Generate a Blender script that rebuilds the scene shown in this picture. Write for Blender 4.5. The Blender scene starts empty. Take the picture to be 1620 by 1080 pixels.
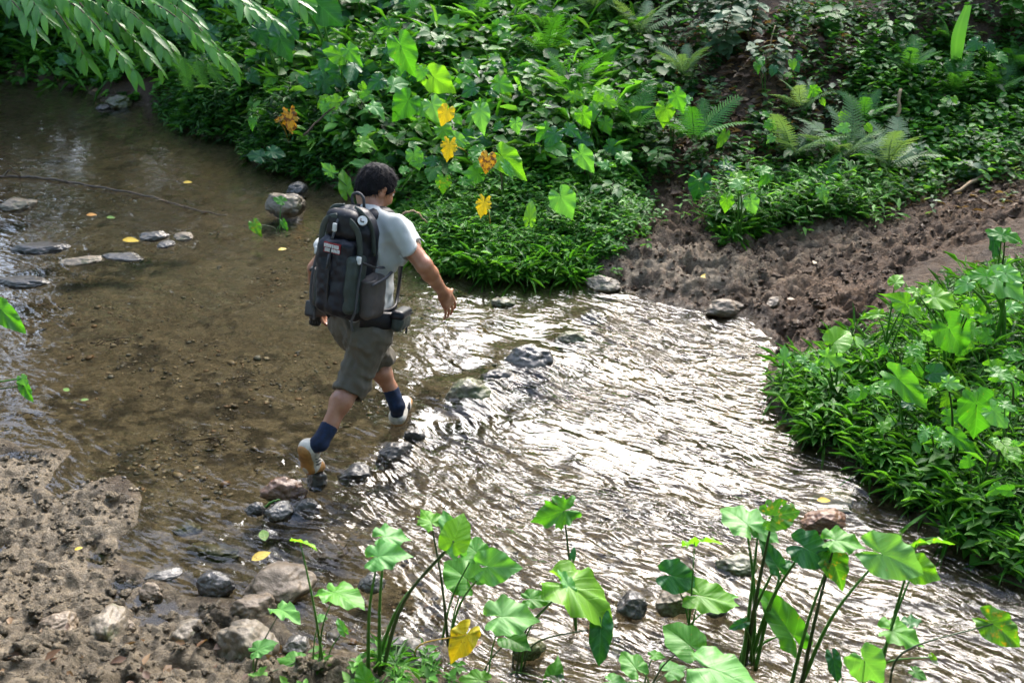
import bpy, math, random
import numpy as np
from mathutils import Vector, Matrix

scene = bpy.context.scene
COL = scene.collection
rnd = random.Random(11)
RG = np.random.default_rng(11)
rad = math.radians

# ------------------------------------------------------------------ camera
CAM = np.array([0.0, 0.0, 3.1]); PITCH = rad(27.0); FPX = 1575.0
cd = bpy.data.cameras.new('camera'); cam = bpy.data.objects.new('camera', cd); COL.objects.link(cam)
cam.location = CAM; cam.rotation_euler = (rad(90) - PITCH, 0, 0)
cd.sensor_width = 36.0; cd.lens = 35.0; cd.clip_start = 0.05; cd.clip_end = 400.0
cd.dof.use_dof = True; cd.dof.focus_distance = 5.6; cd.dof.aperture_fstop = 3.2
scene.camera = cam

# ------------------------------------------------------------------ sky and sun (bright overcast)
SUN = Vector((0.27, 0.80, 0.70)).normalized()
world = bpy.data.worlds.new('World'); scene.world = world; world.use_nodes = True
wn = world.node_tree.nodes; wl = world.node_tree.links
bg = wn['Background']
sky = wn.new('ShaderNodeTexSky'); sky.sky_type = 'NISHITA'; sky.sun_disc = False
sky.sun_elevation = math.asin(SUN.z); sky.sun_rotation = math.atan2(SUN.x, SUN.y)
sky.dust_density = 3.0; sky.air_density = 1.0; sky.ozone_density = 1.0
wl.new(sky.outputs[0], bg.inputs[0]); bg.inputs[1].default_value = 0.15
sd = bpy.data.lights.new('sun', 'SUN'); so = bpy.data.objects.new('sun', sd); COL.objects.link(so)
sd.energy = 1.2; sd.angle = rad(44); sd.color = (1.0, 1.0, 0.995)
so.rotation_euler = SUN.to_track_quat('Z', 'Y').to_euler(); so.location = (6, 8, 14)
scene.view_settings.view_transform = 'Standard'; scene.view_settings.look = 'None'
scene.view_settings.exposure = 2.48; scene.view_settings.gamma = 1.0
scene.view_settings.use_curve_mapping = False
scene.cycles.use_denoising = True
scene.cycles.max_bounces = 7; scene.cycles.transparent_max_bounces = 12
scene.cycles.caustics_reflective = False; scene.cycles.caustics_refractive = False

# ------------------------------------------------------------------ view geometry: where a sight line meets the ground
_F = np.array([0, math.cos(PITCH), -math.sin(PITCH)]); _U = np.array([0, math.sin(PITCH), math.cos(PITCH)])
_R = np.array([1.0, 0, 0])
def ray(px, py): return _R * (px - 810) / FPX + _U * (540 - py) / FPX + _F
def at(px, py, Y):
    d = ray(px, py); return CAM + d * (Y / d[1])
def atz(px, py, z=0.0):
    d = ray(px, py); return CAM + d * ((z - CAM[2]) / d[2])
def proj(x, y, z):
    w = y * _F[1] + (z - CAM[2]) * _F[2]; v = y * _U[1] + (z - CAM[2]) * _U[2]
    return 810 + FPX * x / w, 540 - FPX * v / w
def mpp(P): return float(np.dot(np.asarray(P) - CAM, _F)) / FPX          # metres per photo pixel there

# ------------------------------------------------------------------ noise
def _h2(ix, iy, s):
    h = (ix.astype(np.int64) * 374761393 + iy.astype(np.int64) * 668265263 + s * 974634777) & 0xffffffff
    h = ((h ^ (h >> 13)) * 1274126177) & 0xffffffff
    return ((h ^ (h >> 16)) & 0xffff) / 65535.0
def vn(x, y, s=0):
    x = np.asarray(x, float); y = np.asarray(y, float)
    ix = np.floor(x); iy = np.floor(y); fx = x - ix; fy = y - iy
    ux = fx * fx * fx * (fx * (fx * 6 - 15) + 10); uy = fy * fy * fy * (fy * (fy * 6 - 15) + 10)
    a = _h2(ix, iy, s); b = _h2(ix + 1, iy, s); c = _h2(ix, iy + 1, s); d = _h2(ix + 1, iy + 1, s)
    return (a + (b - a) * ux) * (1 - uy) + (c + (d - c) * ux) * uy
def fbm(x, y, f, o=4, s=0, g=0.5):
    v = 0; a = 1; t = 0
    for k in range(o):
        v = v + a * (vn(x * f, y * f, s + k * 7) - 0.5) * 2; t += a; a *= g; f *= 2.03
        x, y = x * 0.8 - y * 0.6, x * 0.6 + y * 0.8
    return v / t
def worley(x, y, f, s=0):
    x = np.asarray(x, float) * f; y = np.asarray(y, float) * f
    ix = np.floor(x); iy = np.floor(y); d1 = np.full(x.shape, 9.0); idv = np.zeros(x.shape)
    for i in (-1, 0, 1):
        for j in (-1, 0, 1):
            cx = ix + i; cy = iy + j
            d = (cx + _h2(cx, cy, s) - x) ** 2 + (cy + _h2(cx, cy, s + 5) - y) ** 2
            m = d < d1; d1 = np.where(m, d, d1); idv = np.where(m, _h2(cx, cy, s + 9), idv)
    return np.sqrt(d1), idv
def vn3(p, s=0):
    p = np.asarray(p, float); i = np.floor(p); f = p - i; u = f * f * (3 - 2 * f)
    def h(a, b, c): return _h2(i[..., 0] + a + 57 * (i[..., 2] + c), i[..., 1] + b + 131 * (i[..., 2] + c), s)
    def l(a, b, t): return a + (b - a) * t
    z0 = l(l(h(0, 0, 0), h(1, 0, 0), u[..., 0]), l(h(0, 1, 0), h(1, 1, 0), u[..., 0]), u[..., 1])
    z1 = l(l(h(0, 0, 1), h(1, 0, 1), u[..., 0]), l(h(0, 1, 1), h(1, 1, 1), u[..., 0]), u[..., 1])
    return (l(z0, z1, u[..., 2]) - 0.5) * 2
def sstep(a, b, x):
    t = np.clip((np.asarray(x, float) - a) / (b - a), 0, 1); return t * t * (3 - 2 * t)

# ------------------------------------------------------------------ objects
def tag(o, label=None, cat=None, group=None, kind=None):
    if label: o['label'] = label
    if cat: o['category'] = cat
    if group: o['group'] = group
    if kind: o['kind'] = kind
    return o
def mesh(name, V, Fc, mat=None, smooth=True, uv=None, col=None):
    """V (n,3); Fc list of faces or an (m,k) array"""
    me = bpy.data.meshes.new(name); V = np.asarray(V, np.float32)
    if isinstance(Fc, np.ndarray):
        m, k = Fc.shape
        me.vertices.add(len(V)); me.vertices.foreach_set('co', V.ravel())
        me.loops.add(m * k); me.loops.foreach_set('vertex_index', Fc.astype(np.int32).ravel())
        me.polygons.add(m); me.polygons.foreach_set('loop_start', np.arange(0, m * k, k, dtype=np.int32))
        me.update(calc_edges=True)
    else:
        me.from_pydata([tuple(map(float, v)) for v in V], [], [tuple(map(int, f)) for f in Fc]); me.update()
    if smooth: me.polygons.foreach_set('use_smooth', np.ones(len(me.polygons), bool))
    if uv is not None:
        l = me.uv_layers.new(name='UVMap'); idx = np.empty(len(me.loops), np.int32); me.loops.foreach_get('vertex_index', idx)
        l.data.foreach_set('uv', np.asarray(uv, np.float32)[idx].ravel())
    if col is not None:
        a = me.color_attributes.new('Col', 'FLOAT_COLOR', 'POINT')
        c = np.ones((len(V), 4), np.float32); col = np.asarray(col, np.float32); c[:, :col.shape[1]] = col
        a.data.foreach_set('color', c.ravel())
    if mat is not None: me.materials.append(mat)
    return me
def obj(name, me, parent=None, loc=None, M=None):
    o = bpy.data.objects.new(name, me); COL.objects.link(o)
    if parent is not None: o.parent = parent
    if M is not None: o.matrix_basis = M
    elif loc is not None: o.location = loc
    return o
def empty(name, loc, label=None, cat=None, group=None):
    o = bpy.data.objects.new(name, None); COL.objects.link(o); o.location = tuple(map(float, loc)); o.empty_display_size = 0.1
    return tag(o, label, cat, group)
class MB:
    """collects vertices and faces"""
    def __init__(s): s.v = []; s.f = []; s.n = 0
    def add(s, V, F):
        s.v.append(np.asarray(V, float).reshape(-1, 3)); s.f += [tuple(int(i) + s.n for i in f) for f in F]; s.n += len(s.v[-1]); return s
    def tube(s, pts, r, n=6, cap=True):
        V, F = tube(pts, r, n, cap); return s.add(V, F)
    def V(s): return np.concatenate(s.v)
    def build(s, name, mat, parent=None, smooth=True, origin=None):
        V = s.V()
        if origin is not None: V = V - np.asarray(origin)
        return obj(name, mesh(name, V, s.f, mat, smooth), parent)
def smooth_path(P, n):
    """Catmull-Rom through P, n samples per span"""
    P = [np.asarray(p, float) for p in P]; Q = [2 * P[0] - P[1]] + P + [2 * P[-1] - P[-2]]; out = []
    for i in range(1, len(Q) - 2):
        for k in range(n):
            t = k / n; a, b, c, d = Q[i - 1], Q[i], Q[i + 1], Q[i + 2]
            out.append(0.5 * (2 * b + (c - a) * t + (2 * a - 5 * b + 4 * c - d) * t * t + (3 * b - a - 3 * c + d) * t ** 3))
    out.append(P[-1]); return np.array(out)
def tube(pts, r, n=6, cap=True, flat=1.0, up=None):
    pts = np.asarray(pts, float); m = len(pts); r = np.broadcast_to(np.asarray(r, float), (m,)) if np.ndim(r) else np.full(m, r)
    T = np.gradient(pts, axis=0); T /= np.linalg.norm(T, axis=1)[:, None] + 1e-9
    a = np.array([0, 0, 1.0]) if up is None else np.asarray(up, float)
    if up is None and abs(T[0] @ a) > 0.9: a = np.array([1.0, 0, 0])
    V = []
    for i in range(m):
        x = np.cross(T[i], a); x /= np.linalg.norm(x) + 1e-9; y = np.cross(x, T[i])
        if up is None: a = y
        for k in range(n):
            t = 2 * math.pi * k / n; V.append(pts[i] + r[i] * (math.cos(t) * x + flat * math.sin(t) * y))
    F = [(i * n + k, i * n + (k + 1) % n, (i + 1) * n + (k + 1) % n, (i + 1) * n + k) for i in range(m - 1) for k in range(n)]
    if cap: F += [tuple(range(n))[::-1], tuple(range((m - 1) * n, m * n))]
    return np.array(V), F

# ------------------------------------------------------------------ materials
def newmat(name):
    m = bpy.data.materials.new(name); m.use_nodes = True; nt = m.node_tree
    return m, nt.nodes, nt.links, nt.nodes['Principled BSDF'], nt.nodes['Material Output']
def nd(N, t, **kw):
    n = N.new(t)
    for k, v in kw.items(): setattr(n, k, v)
    return n
def noise(N, L, scale, detail=4, rough=0.55, coord=None, dist=0.0):
    n = N.new('ShaderNodeTexNoise'); n.inputs['Scale'].default_value = scale; n.inputs['Detail'].default_value = detail
    n.inputs['Roughness'].default_value = rough; n.inputs['Distortion'].default_value = dist
    if coord is not None: L.new(coord, n.inputs['Vector'])
    return n
def ramp(N, L, fac, stops):
    r = N.new('ShaderNodeValToRGB'); e = r.color_ramp.elements
    while len(e) < len(stops): e.new(0.5)
    for k, (p, c) in enumerate(stops):
        e[k].position = p; e[k].color = tuple(c) + (1,) if np.ndim(c) else (c, c, c, 1)
    L.new(fac, r.inputs[0]); return r
def mixc(N, L, fac, a, b, mode='MIX'):
    m = N.new('ShaderNodeMix'); m.data_type = 'RGBA'; m.blend_type = mode
    for s, v in ((m.inputs[0], fac), (m.inputs[6], a), (m.inputs[7], b)):
        if hasattr(v, 'is_linked') or hasattr(v, 'links'): L.new(v, s)
        elif np.ndim(v): s.default_value = tuple(v) + (1,) if len(v) == 3 else v
        else: s.default_value = v
    return m.outputs[2]
def math_(N, L, op, a, b=None, c=None):
    m = N.new('ShaderNodeMath'); m.operation = op
    for s, v in zip(m.inputs, (a, b, c)):
        if v is None: continue
        if hasattr(v, 'links'): L.new(v, s)
        else: s.default_value = v
    return m.outputs[0]
def bump(N, L, h, strength, dist, normal=None):
    b = N.new('ShaderNodeBump'); b.inputs['Distance'].default_value = dist
    if hasattr(strength, 'links'): L.new(strength, b.inputs['Strength'])
    else: b.inputs['Strength'].default_value = strength
    L.new(h, b.inputs['Height'])
    if normal is not None: L.new(normal, b.inputs['Normal'])
    return b.outputs[0]
def simple(name, c, rough=0.6, var=0.25, scale=30.0, bmp=0.0, bd=0.004, spec=0.4, c2=None, metal=0.0):
    m, N, L, B, O = newmat(name); tc = nd(N, 'ShaderNodeTexCoord'); n = noise(N, L, scale, 5, 0.6, tc.outputs['Object'])
    c2 = c2 or tuple(min(1, x * (1 + var * 1.5)) for x in c); c1 = tuple(x * (1 - var) for x in c)
    r = ramp(N, L, n.outputs[0], [(0.3, c1), (0.7, c2)]); L.new(r.outputs[0], B.inputs['Base Color'])
    B.inputs['Roughness'].default_value = rough; B.inputs['Specular IOR Level'].default_value = spec; B.inputs['Metallic'].default_value = metal
    if bmp: L.new(bump(N, L, n.outputs[0], bmp, bd), B.inputs['Normal'])
    return m

def mat_ground():
    m, N, L, B, O = newmat('ground_mud'); tc = nd(N, 'ShaderNodeTexCoord'); a = nd(N, 'ShaderNodeVertexColor'); a.layer_name = 'Col'
    n1 = noise(N, L, 9, 6, 0.65, tc.outputs['Object']); n2 = noise(N, L, 55, 5, 0.7, tc.outputs['Object']); n3 = noise(N, L, 160, 3, 0.6, tc.outputs['Object'])
    k = math_(N, L, 'MULTIPLY_ADD', n1.outputs[0], 0.55, 0.45); k = math_(N, L, 'MULTIPLY_ADD', n2.outputs[0], 0.75, k); k = math_(N, L, 'SUBTRACT', k, 0.1)
    cmb = nd(N, 'ShaderNodeCombineColor')
    for i in range(3): L.new(k, cmb.inputs[i])
    c = mixc(N, L, 1.0, a.outputs[0], cmb.outputs[0], 'MULTIPLY'); L.new(c, B.inputs['Base Color'])
    rr = ramp(N, L, n1.outputs[0], [(0.35, 0.55), (0.65, 0.85)]); L.new(math_(N, L, 'MULTIPLY_ADD', a.outputs[1], -0.42, rr.outputs[0]), B.inputs['Roughness'])
    B.inputs['Specular IOR Level'].default_value = 0.22
    vo = nd(N, 'ShaderNodeTexVoronoi'); vo.inputs['Scale'].default_value = 55; L.new(tc.outputs['Object'], vo.inputs['Vector'])
    vs = nd(N, 'ShaderNodeSeparateColor'); L.new(vo.outputs['Color'], vs.inputs[0]); vk = ramp(N, L, vs.outputs[0], [(0.0, 0.62), (1.0, 1.3)]); c = mixc(N, L, 0.8, c, vk.outputs[0], 'MULTIPLY'); L.new(c, B.inputs['Base Color'])
    n4 = noise(N, L, 22, 6, 0.7, tc.outputs['Object'], 0.6)
    h = math_(N, L, 'MULTIPLY_ADD', n3.outputs[0], 0.35, n2.outputs[0]); b1 = bump(N, L, n4.outputs[0], 0.9, 0.04); L.new(bump(N, L, h, 0.7, 0.012, b1), B.inputs['Normal'])
    return m
def mat_water():
    m, N, L, B, O = newmat('stream_water'); N.remove(B)
    tc = nd(N, 'ShaderNodeTexCoord'); ta = nd(N, 'ShaderNodeAttribute', attribute_name='turb'); fl = nd(N, 'ShaderNodeUVMap')
    mp = nd(N, 'ShaderNodeMapping'); L.new(fl.outputs[0], mp.inputs[0]); mp.inputs['Scale'].default_value = (1.0, 2.6, 1)
    mp2 = nd(N, 'ShaderNodeMapping'); L.new(fl.outputs[0], mp2.inputs[0]); mp2.inputs['Scale'].default_value = (1.7, 1.0, 1); mp2.inputs['Rotation'].default_value = (0, 0, 0.7)
    n1 = noise(N, L, 4.0, 1.0, 0.4, mp.outputs[0], 0.5); n2 = noise(N, L, 11, 1.5, 0.45, mp.outputs[0], 0.4); n3 = noise(N, L, 5, 3, 0.5, mp.outputs[0], 0.3)
    h = math_(N, L, 'MULTIPLY_ADD', n2.outputs[0], 0.42, n1.outputs[0])
    st = math_(N, L, 'MULTIPLY_ADD', ta.outputs['Fac'], 0.93, 0.07)
    nrm = bump(N, L, h, st, 0.055)
    fr = nd(N, 'ShaderNodeFresnel'); fr.inputs[0].default_value = 1.34; L.new(nrm, fr.inputs[1])
    tr = nd(N, 'ShaderNodeBsdfTransparent'); tr.inputs[0].default_value = (0.86, 0.83, 0.74, 1)
    gl = nd(N, 'ShaderNodeBsdfGlossy'); L.new(math_(N, L, 'MULTIPLY_ADD', ta.outputs['Fac'], 0.11, 0.02), gl.inputs['Roughness']); L.new(nrm, gl.inputs['Normal']); gl.inputs[0].default_value = (1, 1, 1, 1)
    mx = nd(N, 'ShaderNodeMixShader'); L.new(fr.outputs[0], mx.inputs[0]); L.new(tr.outputs[0], mx.inputs[1]); L.new(gl.outputs[0], mx.inputs[2])
    L.new(mx.outputs[0], O.inputs[0]); return m
def mat_leaf(name, c1, c2, rough=0.38, trans=0.4, vein=0.0, spots=0.0, spotc=(0.25, 0.13, 0.02), usecol=False, tcol=None, spec=0.5):
    m, N, L, B, O = newmat(name); tc = nd(N, 'ShaderNodeTexCoord'); oi = nd(N, 'ShaderNodeObjectInfo')
    if usecol:
        a = nd(N, 'ShaderNodeVertexColor'); a.layer_name = 'Col'; base = a.outputs[0]
    else:
        n = noise(N, L, 6, 3, 0.5, tc.outputs['Object'])
        k = math_(N, L, 'MULTIPLY_ADD', oi.outputs['Random'], 0.75, math_(N, L, 'MULTIPLY_ADD', n.outputs[0], 0.5, -0.15))
        base = mixc(N, L, k, c1, c2)
    nrm = None
    if vein or spots:
        uv = nd(N, 'ShaderNodeUVMap'); sx = nd(N, 'ShaderNodeSeparateXYZ'); L.new(uv.outputs[0], sx.inputs[0])
        au = math_(N, L, 'ABSOLUTE', math_(N, L, 'SUBTRACT', sx.outputs[0], 0.5))
        t = math_(N, L, 'MULTIPLY_ADD', au, -0.95, sx.outputs[1]); t = math_(N, L, 'FRACT', math_(N, L, 'MULTIPLY', t, 8.0))
        t = math_(N, L, 'ABSOLUTE', math_(N, L, 'SUBTRACT', t, 0.5))
        lat = ramp(N, L, t, [(0.0, 1.0), (0.09, 0.0)]); mid = ramp(N, L, au, [(0.0, 1.0), (0.014, 0.0)])
        vv = math_(N, L, 'MAXIMUM', lat.outputs[0], mid.outputs[0])
        lite = tuple(min(1, x * 1.9 + 0.03) for x in c2)
        base = mixc(N, L, math_(N, L, 'MULTIPLY', vv, vein), base, lite)
        nrm = bump(N, L, math_(N, L, 'MULTIPLY_ADD', t, 1.2, vv), 0.22, 0.010)
    if spots:
        s = noise(N, L, 9, 4, 0.65, uv.outputs[0]); rr = ramp(N, L, s.outputs[0], [(0.66 - spots * 0.35, 0.0), (0.74 - spots * 0.35, 1.0)])
        base = mixc(N, L, rr.outputs[0], base, spotc)
    L.new(base, B.inputs['Base Color']); B.inputs['Roughness'].default_value = rough; B.inputs['Specular IOR Level'].default_value = spec
    if nrm is not None: L.new(nrm, B.inputs['Normal'])
    ts = nd(N, 'ShaderNodeBsdfTranslucent'); tcolor = mixc(N, L, 1.0, base, tcol or (1.5, 1.55, 0.55), 'MULTIPLY'); L.new(tcolor, ts.inputs[0])
    mx = nd(N, 'ShaderNodeMixShader'); mx.inputs[0].default_value = trans
    L.new(B.outputs[0], mx.inputs[1]); L.new(ts.outputs[0], mx.inputs[2]); L.new(mx.outputs[0], O.inputs[0]); return m
def mat_rock(name, c1, c2, rough=0.6, moss=0.0):
    m, N, L, B, O = newmat(name); tc = nd(N, 'ShaderNodeTexCoord')
    n1 = noise(N, L, 5, 6, 0.65, tc.outputs['Object'], 0.6); n2 = noise(N, L, 40, 4, 0.7, tc.outputs['Object'])
    r = ramp(N, L, n1.outputs[0], [(0.32, c1), (0.68, c2)])
    k = ramp(N, L, n2.outputs[0], [(0.3, 0.7), (0.7, 1.15)]); c = mixc(N, L, 1.0, r.outputs[0], k.outputs[0], 'MULTIPLY')
    if moss:
        n3 = noise(N, L, 7, 5, 0.7, tc.outputs['Object']); k3 = ramp(N, L, n3.outputs[0], [(0.6 - moss * 0.2, 0), (0.72 - moss * 0.2, 1)]); c = mixc(N, L, k3.outputs[0], c, (0.05, 0.06, 0.015))
    L.new(c, B.inputs['Base Color']); B.inputs['Roughness'].default_value = rough
    h = math_(N, L, 'MULTIPLY_ADD', n2.outputs[0], 0.4, n1.outputs[0]); L.new(bump(N, L, h, 0.6, 0.02), B.inputs['Normal']); return m

M = {}
M['ground'] = mat_ground(); M['water'] = mat_water()
M['rock_tan'] = mat_rock('rock_tan', (0.11, 0.08, 0.05), (0.25, 0.19, 0.125), 0.5)
M['rock_pale'] = mat_rock('rock_pale', (0.095, 0.075, 0.05), (0.26, 0.215, 0.15), 0.5, 0.25)
M['rock_dark'] = mat_rock('rock_dark', (0.035, 0.032, 0.028), (0.11, 0.10, 0.085), 0.28)
M['rock_grey'] = mat_rock('rock_grey', (0.055, 0.05, 0.042), (0.17, 0.155, 0.13), 0.25)
M['rock_moss'] = mat_rock('rock_moss', (0.07, 0.06, 0.035), (0.19, 0.17, 0.10), 0.35, 0.9)
M['rock_red'] = mat_rock('rock_red', (0.10, 0.045, 0.025), (0.24, 0.14, 0.08), 0.35)
M['taro'] = mat_leaf('taro_leaf_green', (0.045, 0.20, 0.014), (0.12, 0.36, 0.035), 0.44, 0.47, 0.12, 0.05, (0.28, 0.24, 0.03))
M['taro_lime'] = mat_leaf('taro_leaf_lime', (0.09, 0.30, 0.012), (0.19, 0.42, 0.03), 0.42, 0.5, 0.2)
M['taro_pale'] = mat_leaf('taro_leaf_pale', (0.09, 0.30, 0.055), (0.18, 0.42, 0.095), 0.46, 0.42, 0.12, 0.04, (0.34, 0.28, 0.05))
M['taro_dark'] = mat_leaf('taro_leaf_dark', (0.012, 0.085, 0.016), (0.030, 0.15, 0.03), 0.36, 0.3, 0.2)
M['taro_spot'] = mat_leaf('taro_leaf_spotted', (0.06, 0.22, 0.012), (0.13, 0.32, 0.02), 0.4, 0.42, 0.3, 0.25, (0.42, 0.30, 0.02))
M['taro_yellow'] = mat_leaf('taro_leaf_yellow', (0.60, 0.47, 0.012), (0.72, 0.60, 0.03), 0.45, 0.35, 0.25, 0.14, (0.28, 0.14, 0.02), tcol=(1.1, 0.95, 0.5))
M['taro_orange'] = mat_leaf('taro_leaf_orange', (0.46, 0.27, 0.015), (0.60, 0.38, 0.03), 0.5, 0.3, 0.2, 0.5, (0.15, 0.07, 0.02), tcol=(1.1, 0.8, 0.4))
M['petiole'] = simple('petiole_green', (0.055, 0.16, 0.02), 0.4, 0.35, 8)
M['petiole_dark'] = simple('petiole_dark', (0.035, 0.06, 0.018), 0.4, 0.4, 8)
M['petiole_tan'] = simple('petiole_yellowed', (0.42, 0.26, 0.04), 0.5, 0.35, 12)
M['herb'] = mat_leaf('herb_leaf', None, None, 0.48, 0.40, usecol=True, spec=0.32)
M['fern'] = mat_leaf('fern_frond', (0.035, 0.15, 0.015), (0.10, 0.28, 0.04), 0.42, 0.35)
M['fern_pale'] = mat_leaf('fern_frond_pale', (0.10, 0.19, 0.075), (0.20, 0.30, 0.13), 0.45, 0.3)
M['shrub'] = mat_leaf('shrub_leaf', (0.025, 0.11, 0.014), (0.08, 0.23, 0.035), 0.45, 0.34, spec=0.35)
M['shrub_grey'] = mat_leaf('shrub_leaf_greyish', (0.05, 0.11, 0.05), (0.10, 0.18, 0.09), 0.5, 0.25, spec=0.3)
M['gloss_leaf'] = mat_leaf('glossy_tree_leaf', (0.05, 0.19, 0.02), (0.13, 0.34, 0.045), 0.32, 0.45, spec=0.55)
M['bark'] = simple('twig_bark', (0.075, 0.05, 0.03), 0.8, 0.4, 25, 0.4)
M['stick'] = simple('dead_stick', (0.30, 0.21, 0.12), 0.8, 0.35, 20, 0.4)
M['wetstick'] = simple('wet_branch', (0.07, 0.05, 0.032), 0.4, 0.5, 18, 0.4)
# ------------------------------------------------------------------ the stream outline on the ground
def G(pts, z=0.0): return np.array([atz(x, y, z)[:2] for x, y in pts])
FAR = [(-200, 120), (0, 128), (130, 138), (165, 160), (250, 168), (290, 205), (390, 232), (405, 258), (520, 292), (600, 315), (640, 345), (655, 405), (720, 428),
       (800, 437), (930, 440), (985, 458), (1110, 487), (1190, 500), (1235, 545), (1222, 610), (1262, 668), (1340, 715), (1430, 775), (1540, 860), (1620, 912), (1800, 1050)]
NEAR = [(1750, 1330), (1400, 1190), (1000, 1130), (760, 1085), (650, 1052), (560, 1035), (470, 1032), (435, 988), (380, 952), (300, 945), (245, 912), (195, 882),
        (180, 850), (216, 828), (220, 790), (185, 755), (140, 765), (95, 800), (60, 775), (105, 715), (40, 712), (0, 698), (-150, 650), (-400, 600)]
STREAM = np.concatenate([[(-22, 17)], G(FAR), [(4.2, 2.0), (4.0, 1.2)], G(NEAR), [(-9, 7.0), (-22, 10)]])
def pdist(x, y, P):
    """signed distance to polygon P: negative inside"""
    d = np.full(x.shape, 1e9); ins = np.zeros(x.shape, bool); n = len(P)
    for i in range(n):
        a = P[i]; b = P[(i + 1) % n]; e = b - a; wx = x - a[0]; wy = y - a[1]
        t = np.clip((wx * e[0] + wy * e[1]) / (e @ e + 1e-12), 0, 1)
        d = np.minimum(d, (wx - t * e[0]) ** 2 + (wy - t * e[1]) ** 2)
        c = (a[1] > y) != (b[1] > y)
        if abs(e[1]) > 1e-9: ins ^= c & (x < e[0] * (y - a[1]) / e[1] + a[0])
    d = np.sqrt(d); return np.where(ins, -d, d)
MUD_R = G([(925, 442), (960, 400), (1010, 352), (1060, 318), (1120, 330), (1150, 372), (1260, 352), (1400, 335), (1500, 300), (1750, 230), (1750, 430), (1600, 400), (1545, 425),
           (1420, 450), (1385, 550), (1290, 585), (1235, 545), (1190, 500), (1110, 487)], 0.12)
MUD_L = G([(-300, 640), (0, 685), (110, 700), (170, 740), (225, 790), (222, 832), (195, 882), (300, 940), (400, 950), (445, 990), (520, 1030), (640, 1060), (700, 1100), (700, 1400), (-500, 1400)], 0.05)
BARE = G([(1010, 150), (1110, 140), (1330, 40), (1400, 60), (1330, 180), (1250, 190), (1150, 260), (1060, 310), (1020, 240)], 0.9)
SLOPES = np.array([(-9, 16, .5), (-5.5, 14.5, .5), (-3, 12.2, .55), (-1, 10, .55), (0.2, 9, .45), (0.6, 8, .3), (1.2, 8.2, .13), (2.2, 7.6, .10), (3.4, 8.0, .12), (4.8, 8.6, .17), (1.3, 9.6, .30),
                   (2.6, 10.4, .38), (5, 11, .40), (0.5, 13, .55), (3, 14, .5), (9, 12, .45), (2.7, 5.6, .24), (3.6, 5.0, .26), (5, 6, .25), (4.4, 7, .2), (-2.6, 4.3, .07), (-2.2, 3.8, .09), (-1.6, 3.3, .17),
                   (-1.4, 2.4, .35), (0.4, 2.5, .35), (0, 0, .55), (3, 0, .5), (-4, 1, .5), (-5, 5, .3)])
def base_h(x, y):
    """ground height and signed distance from the water's edge"""
    x = np.asarray(x, float); y = np.asarray(y, float); d = pdist(x, y, STREAM) + 0.05 * fbm(x, y, 2.2, 3, 3) * np.where(y > 10, 2, 1)
    ws = 0; s = 0
    for a, b, c in SLOPES:
        w = 1 / ((x - a) ** 2 + (y - b) ** 2 + 0.15) ** 1.6; ws = ws + w; s = s + w * c
    s = s / ws; dl = np.maximum(d, 0); step = 0.03 + 0.30 * np.clip(s - 0.16, 0, 0.35)
    land = 0.012 + step * sstep(0, 0.22, dl) + s * np.where(dl < 9, dl, 9 + (dl - 9) * 0.25) - 0.012 * dl ** 2 * (dl < 6) - 0.43 * (dl >= 6)
    land = np.where(land > 1.7, 1.7 + (land - 1.7) * 0.22, land)
    bed = 0.012 - 0.05 * sstep(0, 0.12, -d) - 0.16 * (1 - np.exp(-np.maximum(-d, 0) / 0.7))
    return np.where(d > 0, land, bed), d
def smask(x, y, P, w=0.12): return sstep(w, -w, pdist(x, y, P) + 0.10 * fbm(x, y, 2.5, 3, 17))
def clods(x, y):
    wx = x + 0.07 * fbm(x, y, 6, 3, 31); wy = y + 0.07 * fbm(x, y, 6, 3, 37)
    f1, i1 = worley(wx, wy, 4.5, 3); f2, i2 = worley(wx, wy, 11, 5); f3, i3 = worley(wx, wy, 27, 8)
    rg = 1 - np.abs(fbm(wx, wy, 5.5, 3, 33)) * 2.2
    pit = -0.11 * np.where(i1 > 0.72, np.clip(1 - f1 * 1.9, 0, 1) ** 1.3, 0) + 0.045 * (rg - 0.6)
    am = 0.30 + 1.1 * sstep(0.25, 0.8, vn(x * 1.6 + 5, y * 1.6, 49))
    return am * (pit) + 0.030 * fbm(x, y, 3, 3, 41) + 0.060 * (0.5 - f2) * (0.4 + i2) + 0.034 * (0.5 - f3) * (0.4 + i3) + 0.020 * fbm(x, y, 30, 3, 43)
def full_h(x, y):
    z, d = base_h(x, y); mr = smask(x, y, MUD_R); ml = smask(x, y, MUD_L); mud = np.maximum(mr, ml)
    amp = mud * sstep(-0.10, 0.12, d)
    z = z + amp * (clods(x, y) * np.where(ml > mr, 0.95, 1.0) + np.where(ml > mr, 0.065 * fbm(x, y, 4.0, 2, 47), 0.0) + 0.01)
    z = z - 0.040 * ml * sstep(1.3, 0.2, d) * sstep(0.0, 0.10, d)
    land = (1 - mud) * sstep(0, 0.3, d); z = z + land * (0.06 * fbm(x, y, 1.7, 4, 51) + 0.03 * fbm(x, y, 9, 3, 53))
    z = z + (d < 0) * 0.022 * sstep(0, -0.3, d) * (fbm(x, y, 1.6, 3, 61) + 0.5 * fbm(x, y, 11, 3, 67))
    return z, d, mr, ml
def hz(x, y): return float(full_h(np.array([x]), np.array([y]))[0][0])
_T = np.concatenate([np.linspace(2.5, 12, 380), np.linspace(12.05, 26, 120)])
def hit(px, py):
    """where the sight line through a photo pixel meets the ground"""
    d = ray(px, py); P = CAM + d * _T[:, None]; z = base_h(P[:, 0], P[:, 1])[0]; k = np.argmax(P[:, 2] < np.maximum(z, 0.0))
    p = P[k]; return np.array([p[0], p[1], max(hz(p[0], p[1]), -0.02)])

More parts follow.
